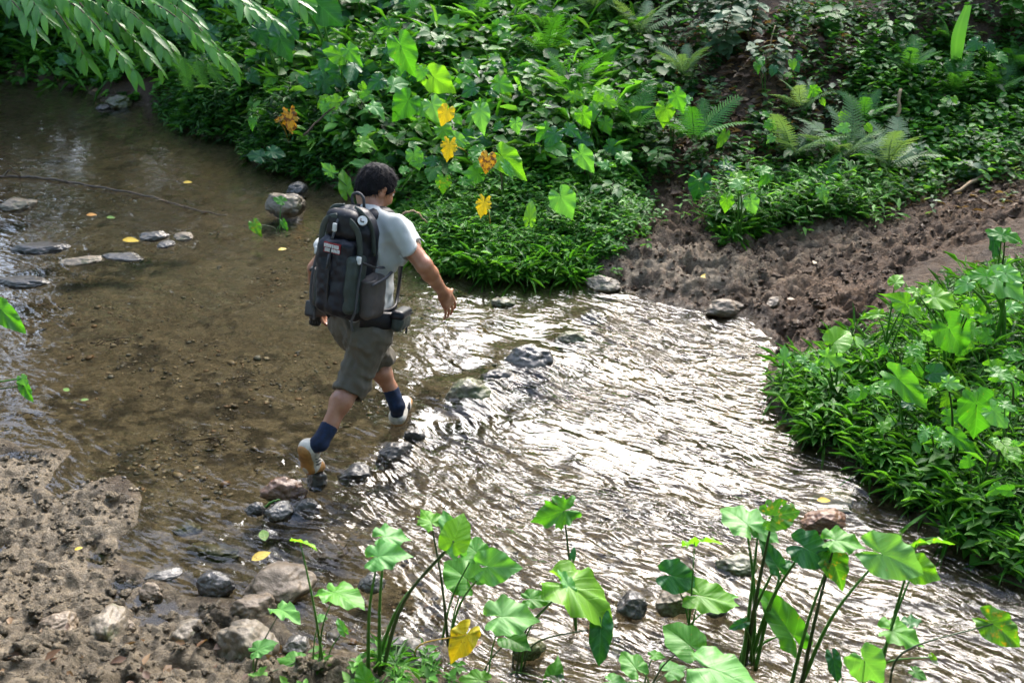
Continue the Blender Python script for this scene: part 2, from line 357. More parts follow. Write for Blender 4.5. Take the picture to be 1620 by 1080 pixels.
def axis(pts):
    """coordinates with the spacing given for each stretch"""
    out = [pts[0][0]]
    for (a, s0), (b, s1) in zip(pts[:-1], pts[1:]):
        x = a
        while x < b - 1e-6:
            s = s0 + (s1 - s0) * (x - a) / (b - a); x = min(b, x + s); out.append(x)
    return np.array(out)
def grid(X, Y):
    nx, ny = len(X), len(Y); gx, gy = np.meshgrid(X, Y); i = np.arange((nx - 1) * (ny - 1)); r = i // (nx - 1); c = i % (nx - 1); a = r * nx + c
    return gx.ravel(), gy.ravel(), np.stack([a, a + 1, a + nx + 1, a + nx], 1)

def build_ground():
    X = axis([(-90, 20), (-14, 0.5), (-7, 0.12), (-3.6, 0.016), (3.2, 0.016), (5.5, 0.03), (9, 0.3), (16, 1.5), (90, 20)])
    Y = axis([(-60, 20), (-4, 0.5), (2.2, 0.06), (2.6, 0.014), (5.2, 0.016), (8.6, 0.022), (10.5, 0.06), (16, 0.16), (26, 1.0), (110, 20)])
    x, y, F = grid(X, Y); z, d, mr, ml = full_h(x, y)
    n1 = fbm(x, y, 0.9, 4, 71); n2 = fbm(x, y, 3.1, 4, 73); n3 = fbm(x, y, 14, 3, 79)
    def cm(a, b, t): return a + (b - a) * np.clip(t, 0, 1)[:, None]
    soil = cm(np.array([0.040, 0.025, 0.015]), np.array([0.085, 0.055, 0.033]), 0.5 + n2 * 0.8)
    red = cm(np.array([0.058, 0.033, 0.018]), np.array([0.135, 0.083, 0.048]), 0.5 + n2 * 0.9)
    tan = cm(np.array([0.115, 0.092, 0.060]), np.array([0.26, 0.21, 0.143]), 0.5 + n2 * 0.7 + n3 * 0.4)
    bed = cm(np.array([0.15, 0.118, 0.066]), np.array([0.30, 0.245, 0.145]), 0.5 + n1 * 0.5 + n2 * 0.6)
    bed = cm(bed, np.array([0.050, 0.040, 0.024]), sstep(0.05, 0.5, n3 * 0.55 + n2 * 0.6 + n1 * 0.7) * 0.85)
    bed = cm(bed, np.array([0.06, 0.046, 0.026]), sstep(9, 13, y) * 0.45)
    # dried grey crust on the churned mud near the water
    q = atz(1095, 432, 0.1); q2 = atz(985, 410, 0.1); q3 = atz(1270, 370, .2)
    dry = np.exp(-((x - q[0]) ** 2 / 0.35 + (y - q[1]) ** 2 / 0.16)) + 0.8 * np.exp(-((x - q2[0]) ** 2 + (y - q2[1]) ** 2) / 0.18) + 0.55 * np.exp(-((x - q3[0]) ** 2 / 0.6 + (y - q3[1]) ** 2 / 0.3))
    red = cm(red, tan * 0.92, dry * (0.75 + 0.8 * n3))
    wet = np.clip(ml * (0.75 + 0.9 * n1 + 0.5 * n2) + mr * (0.25 + 0.9 * n1) * sstep(0.9, 0.0, d) + sstep(0.10, 0.0, d), 0, 1)
    C = cm(soil, bed, sstep(0.06, -0.10, d)); C = cm(C, red, mr * sstep(-0.15, 0.05, d)); C = cm(C, tan, ml * sstep(-0.2, 0.0, d))
    bare = smask(x, y, BARE, 0.3); lit = sstep(0.1, 0.5, n3 + 0.4 * n2)
    C = cm(C, np.array([0.20, 0.125, 0.075]), bare * lit * 0.5)
    o = obj('ground', mesh('ground', np.stack([x, y, z], 1), F, M['ground'], col=np.concatenate([C * (1 - 0.25 * wet[:, None]), wet[:, None]], 1))); tag(o, 'muddy brown stream bed and banks', 'ground', kind='structure')
build_ground()

# ------------------------------------------------------------------ water: riffle below the line of stones, quiet pool above it
ROCKS_IN_FLOW = []     # (x, y, radius, height of the swell over it)
def build_water():
    X = axis([(-30, 3), (-8, 0.3), (-3.6, 0.022), (3.4, 0.022), (5, 0.2), (8, 1)]); Y = axis([(-1, 1), (2.4, 0.05), (2.7, 0.016), (6.8, 0.018), (9, 0.05), (15, 0.12), (20, 1)])
    x, y, F = grid(X, Y); d = pdist(x, y, STREAM)
    a = atz(330, 870)[:2]; b = atz(985, 470)[:2]; e = (b - a) / np.linalg.norm(b - a); nrm = np.array([e[1], -e[0]])
    s = (x - a[0]) * nrm[0] + (y - a[1]) * nrm[1]
    s = s + 0.22 * fbm(x, y, 1.1, 2, 5)
    turb = 0.10 + 0.90 * sstep(-0.25, 0.45, s)
    up = sstep(0.7, 0.1, -s) * 0.22; turb = np.maximum(turb, up)
    for px, py, r, v in [(20, 150, .8, .8), (60, 385, .35, .6), (350, 390, .5, .6), (150, 350, .6, .4), (330, 320, .7, .5), (470, 490, .4, .45), (600, 380, .4, .3), (490, 790, .45, .95), (430, 830, .4, .8), (380, 860, .35, .6), (360, 540, .8, .16)]:
        p = atz(px, py); turb = np.maximum(turb, v * np.exp(-((x - p[0]) ** 2 + (y - p[1]) ** 2) / r ** 2) * (0.7 + 0.6 * fbm(x, y, 3, 2, 9)))
    u_ = x * math.cos(rad(-32)) + y * math.sin(rad(-32)); v_ = -x * math.sin(rad(-32)) + y * math.cos(rad(-32))
    cal = atz(600, 950); turb = turb * (1 - 0.9 * np.exp(-((x - cal[0]) ** 2 / 0.20 + (y - cal[1]) ** 2 / 0.08)))
    turb = np.clip(turb * (0.78 + 0.75 * fbm(u_ * 0.8, v_ * 1.8, 1.3, 3, 15)), 0.03, 1.15) * sstep(0.05, -0.15, d)
    # flow coordinates: u along the current, v across
    ang = np.where(s > 0, rad(-28), rad(-42)) + 0.5 * fbm(x, y, 0.6, 2, 21)
    fx, fy = math.cos(rad(-32)), math.sin(rad(-32)); u = x * fx + y * fy; v = -x * fy + y * fx
    u2 = u + 0.12 * fbm(x, y, 1.5, 3, 25); v2 = v + 0.12 * fbm(x, y, 1.5, 3, 27)
    w = 0.010 * fbm(u2 * 1.0, v2 * 1.6, 3.0, 2, 81) + 0.0075 * fbm(u2 * 1.0, v2 * 2.0, 7.5, 2, 83) + 0.003 * fbm(u2, v2 * 2.0, 17, 2, 85)
    z = w * np.clip(turb, 0, 1.1) * 1.25
    z = z - 0.018 * sstep(0, 1.6, s)                                     # the riffle drops a little
    for (rx, ry, rr, hh) in ROCKS_IN_FLOW:
        du = (x - rx) * fx + (y - ry) * fy; dv = -(x - rx) * fy + (y - ry) * fx
        q = np.sqrt((du / 1.25) ** 2 + dv ** 2) / rr
        z = z + hh * np.exp(-q ** 4 * 0.7) - 0.55 * hh * np.exp(-(((du - 1.5 * rr) / (0.5 * rr)) ** 2 + (dv / (0.9 * rr)) ** 2))
        wake = np.exp(-((np.abs(dv) - 0.45 * np.maximum(du, 0) - 0.7 * rr) / (0.22 * rr)) ** 2) * sstep(-0.2 * rr, 0.6 * rr, du) * np.exp(-np.maximum(du, 0) / (3.0 * rr))
        z = z + 0.35 * hh * wake
    me = mesh('stream_water', np.stack([x, y, z], 1), F, M['water'], uv=np.stack([u2, v2], 1))
    at_ = me.attributes.new('turb', 'FLOAT', 'POINT'); at_.data.foreach_set('value', turb.astype(np.float32))
    tag(obj('stream_water', me), 'shallow clear brown stream water rippling over stones', 'water', kind='structure')

# ------------------------------------------------------------------ stones
def ico(n):
    t = (1 + 5 ** .5) / 2; V = [(-1, t, 0), (1, t, 0), (-1, -t, 0), (1, -t, 0), (0, -1, t), (0, 1, t), (0, -1, -t), (0, 1, -t), (t, 0, -1), (t, 0, 1), (-t, 0, -1), (-t, 0, 1)]
    V = [np.array(v) / np.linalg.norm(v) for v in V]
    F = [(0, 11, 5), (0, 5, 1), (0, 1, 7), (0, 7, 10), (0, 10, 11), (1, 5, 9), (5, 11, 4), (11, 10, 2), (10, 7, 6), (7, 1, 8), (3, 9, 4), (3, 4, 2), (3, 2, 6), (3, 6, 8), (3, 8, 9), (4, 9, 5), (2, 4, 11), (6, 2, 10), (8, 6, 7), (9, 8, 1)]
    for _ in range(n):
        c = {}; G2 = []
        def mid(a, b):
            k = (min(a, b), max(a, b))
            if k not in c:
                m = V[a] + V[b]; V.append(m / np.linalg.norm(m)); c[k] = len(V) - 1
            return c[k]
        for a, b, d in F:
            p, q, r = mid(a, b), mid(b, d), mid(d, a); G2 += [(a, p, r), (b, q, p), (d, r, q), (p, q, r)]
        F = G2
    return np.array(V), F
ICO1, ICO2, ICO4 = ico(1), ico(2), ico(4)
def rock_mesh(name, seed, sx, sy, sz, mat, ico_=ICO4, cuts=5, rough=0.10):
    V = ico_[0].copy(); r = np.random.default_rng(seed)
    for k in range(cuts):
        n = r.normal(size=3); n[2] = abs(n[2]) * 0.7; n /= np.linalg.norm(n); h = r.uniform(0.62, 0.88); dd = V @ n
        V = V - np.maximum(dd - h, 0)[:, None] * n * 0.85
    V = V * (1 + 0.16 * vn3(V * 1.3 + seed, seed) + rough * vn3(V * 3.1 + seed, seed + 1) + 0.06 * vn3(V * 7 + seed, seed + 2) + 0.03 * vn3(V * 15 + seed, seed + 3))[:, None]
    return mesh(name, V * np.array([sx, sy, sz]), ico_[1], mat)
# photo x, y of its centre, width in photo pixels, depth/width, height/width, how much of it sinks, turn, material, label, swell of water over it
ROCKS = [
 (22, 322, 64, .7, .36, .35, 10, 'rock_pale', 'pale flat-topped boulder in the stream, cut by the left edge', 0),
 (450, 324, 66, .8, .50, .3, -15, 'rock_pale', 'pale tan boulder with a seedling in front, left of the walker\'s pack', 0),
 (468, 300, 34, .8, .5, .3, 40, 'rock_dark', 'small dark wet stone touching the back of the tan boulder', 0),
 (186, 165, 40, .9, .7, .25, 0, 'rock_moss', 'dark mossy boulder below the overhanging leafy branch', 0),
 (162, 170, 24, .9, .5, .3, 70, 'rock_dark', 'small dark stone left of the mossy far boulder', 0),
 (243, 372, 48, .7, .36, .35, 20, 'rock_grey', 'grey flat stone, leftmost of a small midstream cluster', 0),
 (291, 374, 34, .8, .45, .35, -20, 'rock_pale', 'pale stone, rightmost of a small midstream cluster', 0),
 (262, 386, 30, .8, .4, .35, 50, 'rock_grey', 'small grey stone, nearest of a small midstream cluster', 0),
 (128, 408, 70, .5, .18, .45, 15, 'rock_pale', 'flat tan slab barely above water, left one of a pair', 0),
 (196, 402, 66, .5, .17, .45, -10, 'rock_grey', 'flat grey slab barely above water below the yellow leaf', 0),
 (58, 388, 90, .45, .20, .45, 5, 'rock_dark', 'dark wet slab with ripples near the left edge', 0),
 (28, 440, 90, .45, .20, .45, -8, 'rock_dark', 'dark wet slab at the left edge, nearer of two', 0),
 (738, 622, 84, .8, .50, .60, 20, 'rock_moss', 'round olive boulder under flowing water beyond the front shoe', .035),
 (838, 566, 86, .8, .50, .55, -10, 'rock_grey', 'hollow grey boulder breaking the riffle midstream', .02),
 (902, 538, 48, .9, .6, .6, 30, 'rock_moss', 'mossy stone in the riffle beside the hollow grey boulder', .02),
 (795, 478, 40, .7, .3, .6, 0, 'rock_moss', 'flat greenish stone under calm water below the herb bank', 0),
 (940, 500, 44, .8, .4, .6, 10, 'rock_grey', 'stone with water sliding over it near the mud corner', .03),
 (954, 450, 54, .8, .42, .35, -30, 'rock_pale', 'pale rounded stone at the corner of mud and herbs', 0),
 (1146, 488, 68, .6, .34, .3, 8, 'rock_tan', 'flat brown ledge stone at the foot of the churned mud', 0),
 (1225, 478, 40, .6, .4, .4, 50, 'rock_tan', 'brown stone half sunk in the mud above the riffle', 0),
 (446, 778, 74, .7, .40, .35, -12, 'rock_red', 'reddish brown stepping stone left of the rear shoe', 0),
 (500, 764, 40, .9, .72, .2, 30, 'rock_dark', 'dark stepping stone under the toe of the rear shoe', 0),
 (438, 812, 52, .8, .45, .3, 25, 'rock_grey', 'wet grey stone below the reddish stepping stone', 0),
 (404, 806, 34, .8, .45, .35, 60, 'rock_dark', 'small dark wet stone beside the wet grey stone', 0),
 (432, 925, 112, .8, .38, .42, 30, 'rock_tan', 'large smooth stone half under clear water by the near bank', 0),
 (334, 928, 64, .7, .5, .35, -10, 'rock_dark', 'dark angular stone at the muddy near edge', 0),
 (398, 968, 76, .8, .55, .3, 10, 'rock_tan', 'rounded brown stone behind the big tan boulder', 0),
 (382, 1010, 98, .8, .62, .3, -20, 'rock_pale', 'big tan boulder at the edge of the near mud', 0),
 (288, 978, 66, .8, .55, .35, 35, 'rock_pale', 'pale rounded stone set in mud left of the tan boulder', 0),
 (165, 998, 56, 1.5, .7, .4, 8, 'rock_pale', 'long upright pale slab standing in the near mud', 0),
 (88, 995, 64, .8, .5, .4, 40, 'rock_tan', 'brown stone in mud left of the long pale slab', 0),
 (195, 985, 34, .8, .5, .4, 0, 'rock_tan', 'small brown stone right of the long pale slab', 0),
 (256, 908, 56, .6, .2, .35, 15, 'rock_grey', 'thin grey slab lying at the waterline of the near mud', 0),
 (236, 930, 46, .7, .5, .4, -25, 'rock_tan', 'muddy stone below the thin grey slab', 0),
 (466, 1028, 50, .8, .55, .3, 15, 'rock_grey', 'grey stone between big tan boulder and taro stems', 0),
 (588, 925, 42, .9, .6, .35, 0, 'rock_grey', 'small round wet stone standing in the calm shallows', 0),
 (640, 1035, 96, .7, .42, .4, -5, 'rock_grey', 'broad grey stone behind the nearest taro stems', 0),
 (1068, 955, 64, .8, .5, .35, 20, 'rock_pale', 'pale wet stone among the taro stems, right of a dark one', 0),
 (1000, 962, 50, .9, .6, .3, -30, 'rock_dark', 'black wet stone left of the taro stems', 0),
 (1305, 822, 72, .7, .36, .4, 12, 'rock_red', 'reddish stone with foam behind the eaten taro leaf', .0),
 (1330, 775, 90, .9, .34, .75, 0, 'rock_moss', 'submerged stone making a smooth swell near the right bank', .05),
 (1165, 893, 66, .8, .4, .55, 0, 'rock_moss', 'olive stone under water between the taro stems', .01),
 (562, 748, 54, .7, .5, .62, 20, 'rock_dark', 'dark wet stone just right of the rear shoe in the cascade', .015),
 (622, 716, 66, .7, .45, .66, 30, 'rock_dark', 'dark wet stone below the front shoe with water spilling over', .02),
 (784, 596, 50, .8, .5, .6, 40, 'rock_dark', 'black wet stone between the olive and hollow boulders', .02),
 (478, 806, 50, .8, .5, .5, 15, 'rock_dark', 'dark wet stone below the rear shoe in the broken riffle', .01),
 (790, 860, 60, .8, .4, .85, 0, 'rock_moss', 'brown stone deep under the riffle behind taro leaves', 0),
 (655, 690, 34, .9, .5, .3, 0, 'rock_dark', 'small dark stone carrying the front shoe', 0),
 (520, 850, 60, .7, .3, .8, 20, 'rock_tan', 'pale stone under shallow water right of the wet grey stone', 0),
 (290, 815, 50, .7, .3, .75, 0, 'rock_moss', 'dull green stone under shallow water left of the wet stones', 0),
 (330, 850, 80, .6, .25, .8, -10, 'rock_moss', 'flat olive stone under shallow water above the near mud', 0),
 (835, 1030, 52, .8, .5, .35, 20, 'rock_moss', 'mossy pale stone between the lower taro stems', 0),
 (1135, 965, 40, .8, .5, .35, 10, 'rock_dark', 'small black stone at the foot of the main taro clump', 0),
]
def build_rocks():
    for i, (px, py, w, dr, hr, sink, turn, mt, label, swell) in enumerate(ROCKS):
        p = atz(px, py + w * 0.10); 
        if base_h(np.array([p[0]]), np.array([p[1]]))[1][0] > 0.05: p = hit(px, py + w * 0.12)
        m = mpp(p); sx = w * m / 2; sy = sx * dr; sz = w * hr * m * (0.85 if not (px < 350 and py < 460) else 0.6)
        z0 = p[2] if p[2] > 0.02 else 0.0
        me = rock_mesh('rock', 100 + i, sx, sy, sz * 0.75, M[mt])
        zc = z0 + sz * (0.5 - sink) * 0.9
        if sink >= 0.75: zc = -0.06 - sz * 0.45
        if sink >= 0.95: zc -= 0.035
        o = obj('rock', me, M=Matrix.Translation((p[0], p[1] + sy * 0.4, zc)) @ Matrix.Rotation(rad(turn), 4, 'Z'))
        tag(o, label, 'rock', 'stones in and beside the stream')
        if swell: ROCKS_IN_FLOW.append((p[0], p[1] + sy * 0.4, sx * 1.1, swell))
build_rocks()
ft = atz(640, 680); ROCKS_IN_FLOW.append((ft[0] - .05, ft[1], .16, .014)); ft = atz(520, 800); ROCKS_IN_FLOW.append((ft[0], ft[1], .2, .02))
build_water()

def build_gravel():
    """pebbles lying on the bed: thousands, one mass"""
    n = 11000; px = RG.uniform(-60, 1000, n); py = RG.uniform(200, 1000, n) ** 1.0
    P = np.array([atz(a, b) for a, b in zip(px, py)]); x = P[:, 0] + RG.normal(0, .05, n); y = P[:, 1] + RG.normal(0, .05, n)
    z, d, mr, ml = full_h(x, y); k = (d < 0.02) & (fbm(x, y, 1.6, 3, 91) + 0.5 * fbm(x, y, 5, 2, 92) > 0.08); x, y, z = x[k], y[k], z[k]; n = len(x)
    size = np.clip(RG.lognormal(-4.8, 0.5, n), 0.004, 0.035); V0, F0 = ico(0); V0 = V0; F0 = np.array(F0)
    q = V0[None] * (0.75 + 0.5 * RG.random((n, 12, 1))) * (size[:, None, None] * np.stack([RG.uniform(.8, 1.5, n), RG.uniform(.7, 1.1, n), RG.uniform(.35, .7, n)], 1)[:, None, :])
    a = RG.uniform(0, 6.28, n); c, s = np.cos(a)[:, None], np.sin(a)[:, None]
    V = np.stack([q[..., 0] * c - q[..., 1] * s + x[:, None], q[..., 0] * s + q[..., 1] * c + y[:, None], q[..., 2] + (z + size * 0.2)[:, None]], -1)
    F = (F0[None] + (np.arange(n) * 12)[:, None, None]).reshape(-1, 3)
    pal = np.array([(.20, .15, .08), (.11, .085, .05), (.30, .24, .15), (.045, .04, .03), (.22, .13, .06), (.16, .15, .12)])
    C = np.repeat(pal[RG.integers(0, 6, n)] * RG.uniform(.7, 1.2, (n, 1)), 12, 0)
    m, N, L, B, O = newmat('gravel'); v = nd(N, 'ShaderNodeVertexColor'); v.layer_name = 'Col'; L.new(v.outputs[0], B.inputs['Base Color']); B.inputs['Roughness'].default_value = 0.5
    M['vcol'] = m
    tag(obj('gravel', mesh('gravel', V.reshape(-1, 3), F, m, col=C)), 'small brown pebbles scattered over the stream bed', 'gravel', kind='stuff')
build_gravel()
def build_clods():
    """lumps of churned mud lying on the two trampled patches"""
    n = 9000; pts = []
    for P, k in ((MUD_R, 2600), (MUD_L, 1700)):
        lo, hi = P.min(0), P.max(0); lo = np.maximum(lo, (-3.4, 2.7)); hi = np.minimum(hi, (6.5, 10)); q = RG.uniform(lo, hi, (k * 3, 2))
        q = q[pdist(q[:, 0], q[:, 1], P) < -0.03][:k]; pts.append(q)
    nl = len(pts[0]); q = np.concatenate(pts); x, y = q.T; z, d, mr, ml = full_h(x, y); keep = d > -0.02
    isr = (np.arange(len(x)) < nl)[keep]; x, y, z = x[keep], y[keep], z[keep]; n = len(x)
    size = np.clip(RG.lognormal(-4.75, 0.5, n), 0.004, 0.03); V0, F0 = ICO2; F0 = np.array(F0); nv = len(V0)
    off = RG.uniform(0, 90, (n, 1, 3)); b = V0[None] * (1 + 0.55 * vn3(V0[None] * 1.7 + off, 3) + 0.5 * vn3(V0[None] * 4 + off, 4))[..., None]
    b = b * (size[:, None, None] * np.stack([RG.uniform(.8, 1.5, n), RG.uniform(.8, 1.3, n), RG.uniform(.6, 1.0, n)], 1)[:, None, :])
    V = b + np.stack([x, y, z + size * 0.0], 1)[:, None, :]
    F = (F0[None] + (np.arange(n) * nv)[:, None, None]).reshape(-1, 3)
    n2 = fbm(x, y, 3.1, 4, 73)[:, None]
    C = np.where(isr[:, None], np.array([.092, .056, .032]) * (1 + .6 * n2), np.array([.165, .132, .087]) * (1 + .3 * n2)) * RG.uniform(.75, 1.15, (n, 1))
    tag(obj('mud_clods', mesh('mud_clods', V.reshape(-1, 3), F, M['ground'], col=np.repeat(C, nv, 0))), 'crumbly wet lumps of trampled brown mud', 'mud', kind='stuff')
build_clods()
# ------------------------------------------------------------------ soft solids for figures and bags
class Field:
    """signed distances on a grid, turned into one continuous surface"""
    def __init__(s, lo, hi, h):
        s.lo = np.asarray(lo, float); s.h = h; s.n = np.ceil((np.asarray(hi) - s.lo) / h).astype(int) + 1; s.D = np.full(s.n, 0.5, np.float32)
        s.ax = [s.lo[i] + h * np.arange(s.n[i]) for i in range(3)]
    def box(s, lo, hi):
        sl = []
        for i in range(3):
            a = int(np.clip(math.floor((lo[i] - s.lo[i]) / s.h), 0, s.n[i])); b = int(np.clip(math.ceil((hi[i] - s.lo[i]) / s.h) + 1, 0, s.n[i])); sl.append(slice(a, b))
        return tuple(sl)
    def pts(s, sl): return np.stack(np.meshgrid(*[s.ax[i][sl[i]] for i in range(3)], indexing='ij'), -1)
    def put(s, sl, d, k, sub=False):
        A = s.D[sl]
        if A.size == 0: return
        if sub: s.D[sl] = np.maximum(A, -d); return
        if k <= 0: s.D[sl] = np.minimum(A, d); return
        h = np.maximum(k - np.abs(A - d), 0) / k; s.D[sl] = np.minimum(A, d) - h * h * k * 0.25
    def cone(s, a, b, ra, rb, k=0.02, sub=False, flat=None):
        a = np.asarray(a, float); b = np.asarray(b, float); m = max(ra, rb) + k + 3 * s.h; sl = s.box(np.minimum(a, b) - m, np.maximum(a, b) + m); P = s.pts(sl)
        e = b - a; t = np.clip(((P - a) @ e) / (e @ e + 1e-12), 0, 1); q = P - a - t[..., None] * e
        if flat is not None:
            n, f = np.asarray(flat[0], float), flat[1]; n = n / np.linalg.norm(n); qn = (q @ n); q = q + (qn * (1 / f - 1))[..., None] * n
        s.put(sl, np.linalg.norm(q, axis=-1) - (ra + (rb - ra) * t), k, sub); return s
    def ell(s, c, A, r, k=0.02, sub=False):
        """ellipsoid: A rows = axes, r = radii"""
        c = np.asarray(c, float); A = np.asarray(A, float); r = np.asarray(r, float); m = r.max() + k + 3 * s.h; sl = s.box(c - m, c + m); P = (s.pts(sl) - c) @ A.T
        k0 = np.linalg.norm(P / r, axis=-1); k1 = np.linalg.norm(P / (r * r), axis=-1) + 1e-6; s.put(sl, k0 * (k0 - 1) / k1, k, sub); return s
    def rbox(s, c, A, r, rr, k=0.02, sub=False):
        c = np.asarray(c, float); A = np.asarray(A, float); r = np.asarray(r, float); m = np.linalg.norm(r) + k + 3 * s.h; sl = s.box(c - m, c + m); P = np.abs((s.pts(sl) - c) @ A.T) - (r - rr)
        d = np.linalg.norm(np.maximum(P, 0), axis=-1) + np.minimum(P.max(-1), 0) - rr; s.put(sl, d, k, sub); return s
    def cut(s, p, n):
        """keep the side the normal does not point to"""
        n = np.asarray(n, float); n = n / np.linalg.norm(n); P = s.pts((slice(None),) * 3); s.D = np.maximum(s.D, ((P - np.asarray(p)) @ n).astype(np.float32)); return s
    def warp(s, fn):
        P = s.pts((slice(None),) * 3); m = np.abs(s.D) < 0.04; s.D[m] += fn(P[m]).astype(np.float32); return s
    def surf(s):
        D = s.D; S = D < 0; nx, ny, nz = D.shape
        c = [S[i:nx - 1 + i, j:ny - 1 + j, k:nz - 1 + k] for i in (0, 1) for j in (0, 1) for k in (0, 1)]
        a = np.logical_or.reduce(c) & ~np.logical_and.reduce(c); idx = np.full(a.shape, -1, np.int64); I = np.argwhere(a); idx[a] = np.arange(len(I))
        acc = np.zeros((len(I), 3)); cnt = np.zeros(len(I)); cor = [(i, j, k) for i in (0, 1) for j in (0, 1) for k in (0, 1)]
        for p in cor:
            for ax in range(3):
                if p[ax]: continue
                q = list(p); q[ax] = 1; d0 = D[I[:, 0] + p[0], I[:, 1] + p[1], I[:, 2] + p[2]]; d1 = D[I[:, 0] + q[0], I[:, 1] + q[1], I[:, 2] + q[2]]
                m = (d0 < 0) != (d1 < 0); t = np.where(m, d0 / np.where(m, d0 - d1, 1), 0); v = np.array(p, float)[None] + np.eye(3)[ax][None] * t[:, None]; acc[m] += v[m]; cnt[m] += 1
        V = s.lo + (I + acc / np.maximum(cnt, 1)[:, None]) * s.h; F = []
        for ax in range(3):
            o1, o2 = [(1, 2), (2, 0), (0, 1)][ax]; A = S; B = np.roll(S, -1, ax); e = A != B
            sl = [slice(1, -1)] * 3; sl[ax] = slice(0, -1); msk = np.zeros_like(e); msk[tuple(sl)] = e[tuple(sl)]; E = np.argwhere(msk)
            def g(u, w):
                q = E.copy(); q[:, o1] -= u; q[:, o2] -= w; return idx[q[:, 0], q[:, 1], q[:, 2]]
            f = np.stack([g(0, 0), g(1, 0), g(1, 1), g(0, 1)], 1); flip = ~S[E[:, 0], E[:, 1], E[:, 2]]; f[flip] = f[flip][:, ::-1]; F.append(f)
        F = np.concatenate(F); F = F[(F >= 0).all(1)]; return V, F
    def relax(s, V, F, n=1, w=0.5):
        for _ in range(n):
            A = np.zeros_like(V); c = np.zeros(len(V))
            for i in range(4):
                np.add.at(A, F[:, i], V[F[:, (i + 1) % 4]]); np.add.at(A, F[:, i], V[F[:, (i + 3) % 4]]); np.add.at(c, F[:, i], 2)
            V = V + w * (A / np.maximum(c, 1)[:, None] - V)
        return V
    def build(s, name, mat, parent, origin, relax=1):
        V, F = s.surf(); V = s.relax(V, F, relax); return obj(name, mesh(name, V - np.asarray(origin), F, mat), parent)

def nrmz(v): v = np.asarray(v, float); return v / np.linalg.norm(v)
FW = nrmz((0.50, 0.866, 0)); RT = nrmz((0.866, -0.50, 0)); UPV = np.array([0, 0, 1.0])
J = dict(hip=at(572, 505, 4.75), neck=at(590, 332, 4.88), rsh=at(630, 366, 4.77), rel=at(671, 420, 4.68), rwr=at(702, 464, 4.86),
         lsh=at(552, 352, 4.98), lel=at(500, 425, 4.95), lwr=at(504, 482, 4.97), lha=at(512, 502, 4.98),
         rhip=at(588, 522, 4.68), rkn=at(560, 606, 4.60), ran=at(509, 695, 4.37), lhip=at(566, 520, 4.83), lkn=at(598, 562, 5.03), lan=at(626, 636, 4.96))
PB = np.array([-0.86, 4.66, 0.0])            # where the walker stands
TX = nrmz(J['neck'] - J['hip']); BK = nrmz(-FW - TX * (-FW @ TX)); RTt = nrmz(np.cross(TX, BK)); 
if RTt @ RT < 0: RTt = -RTt

def m_skin():
    m, N, L, B, O = newmat('skin'); tc = nd(N, 'ShaderNodeTexCoord'); n = noise(N, L, 14, 4, 0.5, tc.outputs['Object']); n2 = noise(N, L, 120, 2, 0.5, tc.outputs['Object'])
    r = ramp(N, L, n.outputs[0], [(0.3, (0.25, 0.10, 0.05)), (0.7, (0.42, 0.20, 0.115))]); L.new(r.outputs[0], B.inputs['Base Color'])
    B.inputs['Roughness'].default_value = 0.42; B.inputs['Subsurface Weight'].default_value = 0.12; B.inputs['Subsurface Radius'].default_value = (0.02, 0.008, 0.004); B.inputs['Subsurface Scale'].default_value = 0.5
    L.new(bump(N, L, n2.outputs[0], 0.12, 0.002), B.inputs['Normal']); return m
def m_cloth(name, c, var=0.12, weave=420, rough=0.8, b=0.15, streak=None):
    m, N, L, B, O = newmat(name); tc = nd(N, 'ShaderNodeTexCoord'); n = noise(N, L, 9, 5, 0.6, tc.outputs['Object']); w = noise(N, L, weave, 2, 0.5, tc.outputs['Object'])
    k = math_(N, L, 'MULTIPLY_ADD', w.outputs[0], 0.4, n.outputs[0]); r = ramp(N, L, k, [(0.45, tuple(x * (1 - var) for x in c)), (0.95, tuple(min(1, x * (1 + var)) for x in c))])
    L.new(r.outputs[0], B.inputs['Base Color']); B.inputs['Roughness'].default_value = rough; B.inputs['Sheen Weight'].default_value = 0.08 if max(c) > 0.1 else 0.0; B.inputs['Specular IOR Level'].default_value = 0.3
    L.new(bump(N, L, k, b, 0.004), B.inputs['Normal']); return m
M['skin'] = m_skin(); M['shirt'] = m_cloth('grey_marl_cotton', (0.40, 0.41, 0.395), 0.10)
M['shorts'] = m_cloth('khaki_grey_nylon', (0.100, 0.086, 0.064), 0.15, 300, 0.6)
M['hair'] = simple('black_hair', (0.008, 0.0075, 0.009), 0.7, 0.5, 110, 0.4, 0.006, 0.10)
M['sock'] = simple('navy_sock', (0.004, 0.007, 0.02), 0.85, 0.5, 26, 0.2, c2=(0.006, 0.022, 0.065))
M['shoe'] = simple('white_shoe_leather', (0.42, 0.39, 0.33), 0.6, 0.35, 22, 0.2)
M['sole'] = simple('tan_gum_sole', (0.30, 0.15, 0.045), 0.6, 0.4, 16, 0.2)
M['black'] = m_cloth('black_nylon', (0.005, 0.005, 0.007), 0.3, 300, 0.5, 0.25)
M['navy'] = m_cloth('black_navy_ripstop', (0.006, 0.007, 0.012), 0.35, 200, 0.42, 0.3)
M['olive'] = m_cloth('grey_green_nylon', (0.034, 0.044, 0.037), 0.2, 220, 0.55, 0.3)
M['greyn'] = m_cloth('warm_grey_stretch', (0.075, 0.064, 0.058), 0.2, 260, 0.65, 0.2)
M['strap'] = m_cloth('grey_webbing', (0.05, 0.05, 0.053), 0.2, 500, 0.6, 0.2)
M['pale'] = simple('pale_plastic', (0.55, 0.55, 0.53), 0.4, 0.1); M['redp'] = simple('red_thread', (0.25, 0.02, 0.02), 0.7, 0.2)
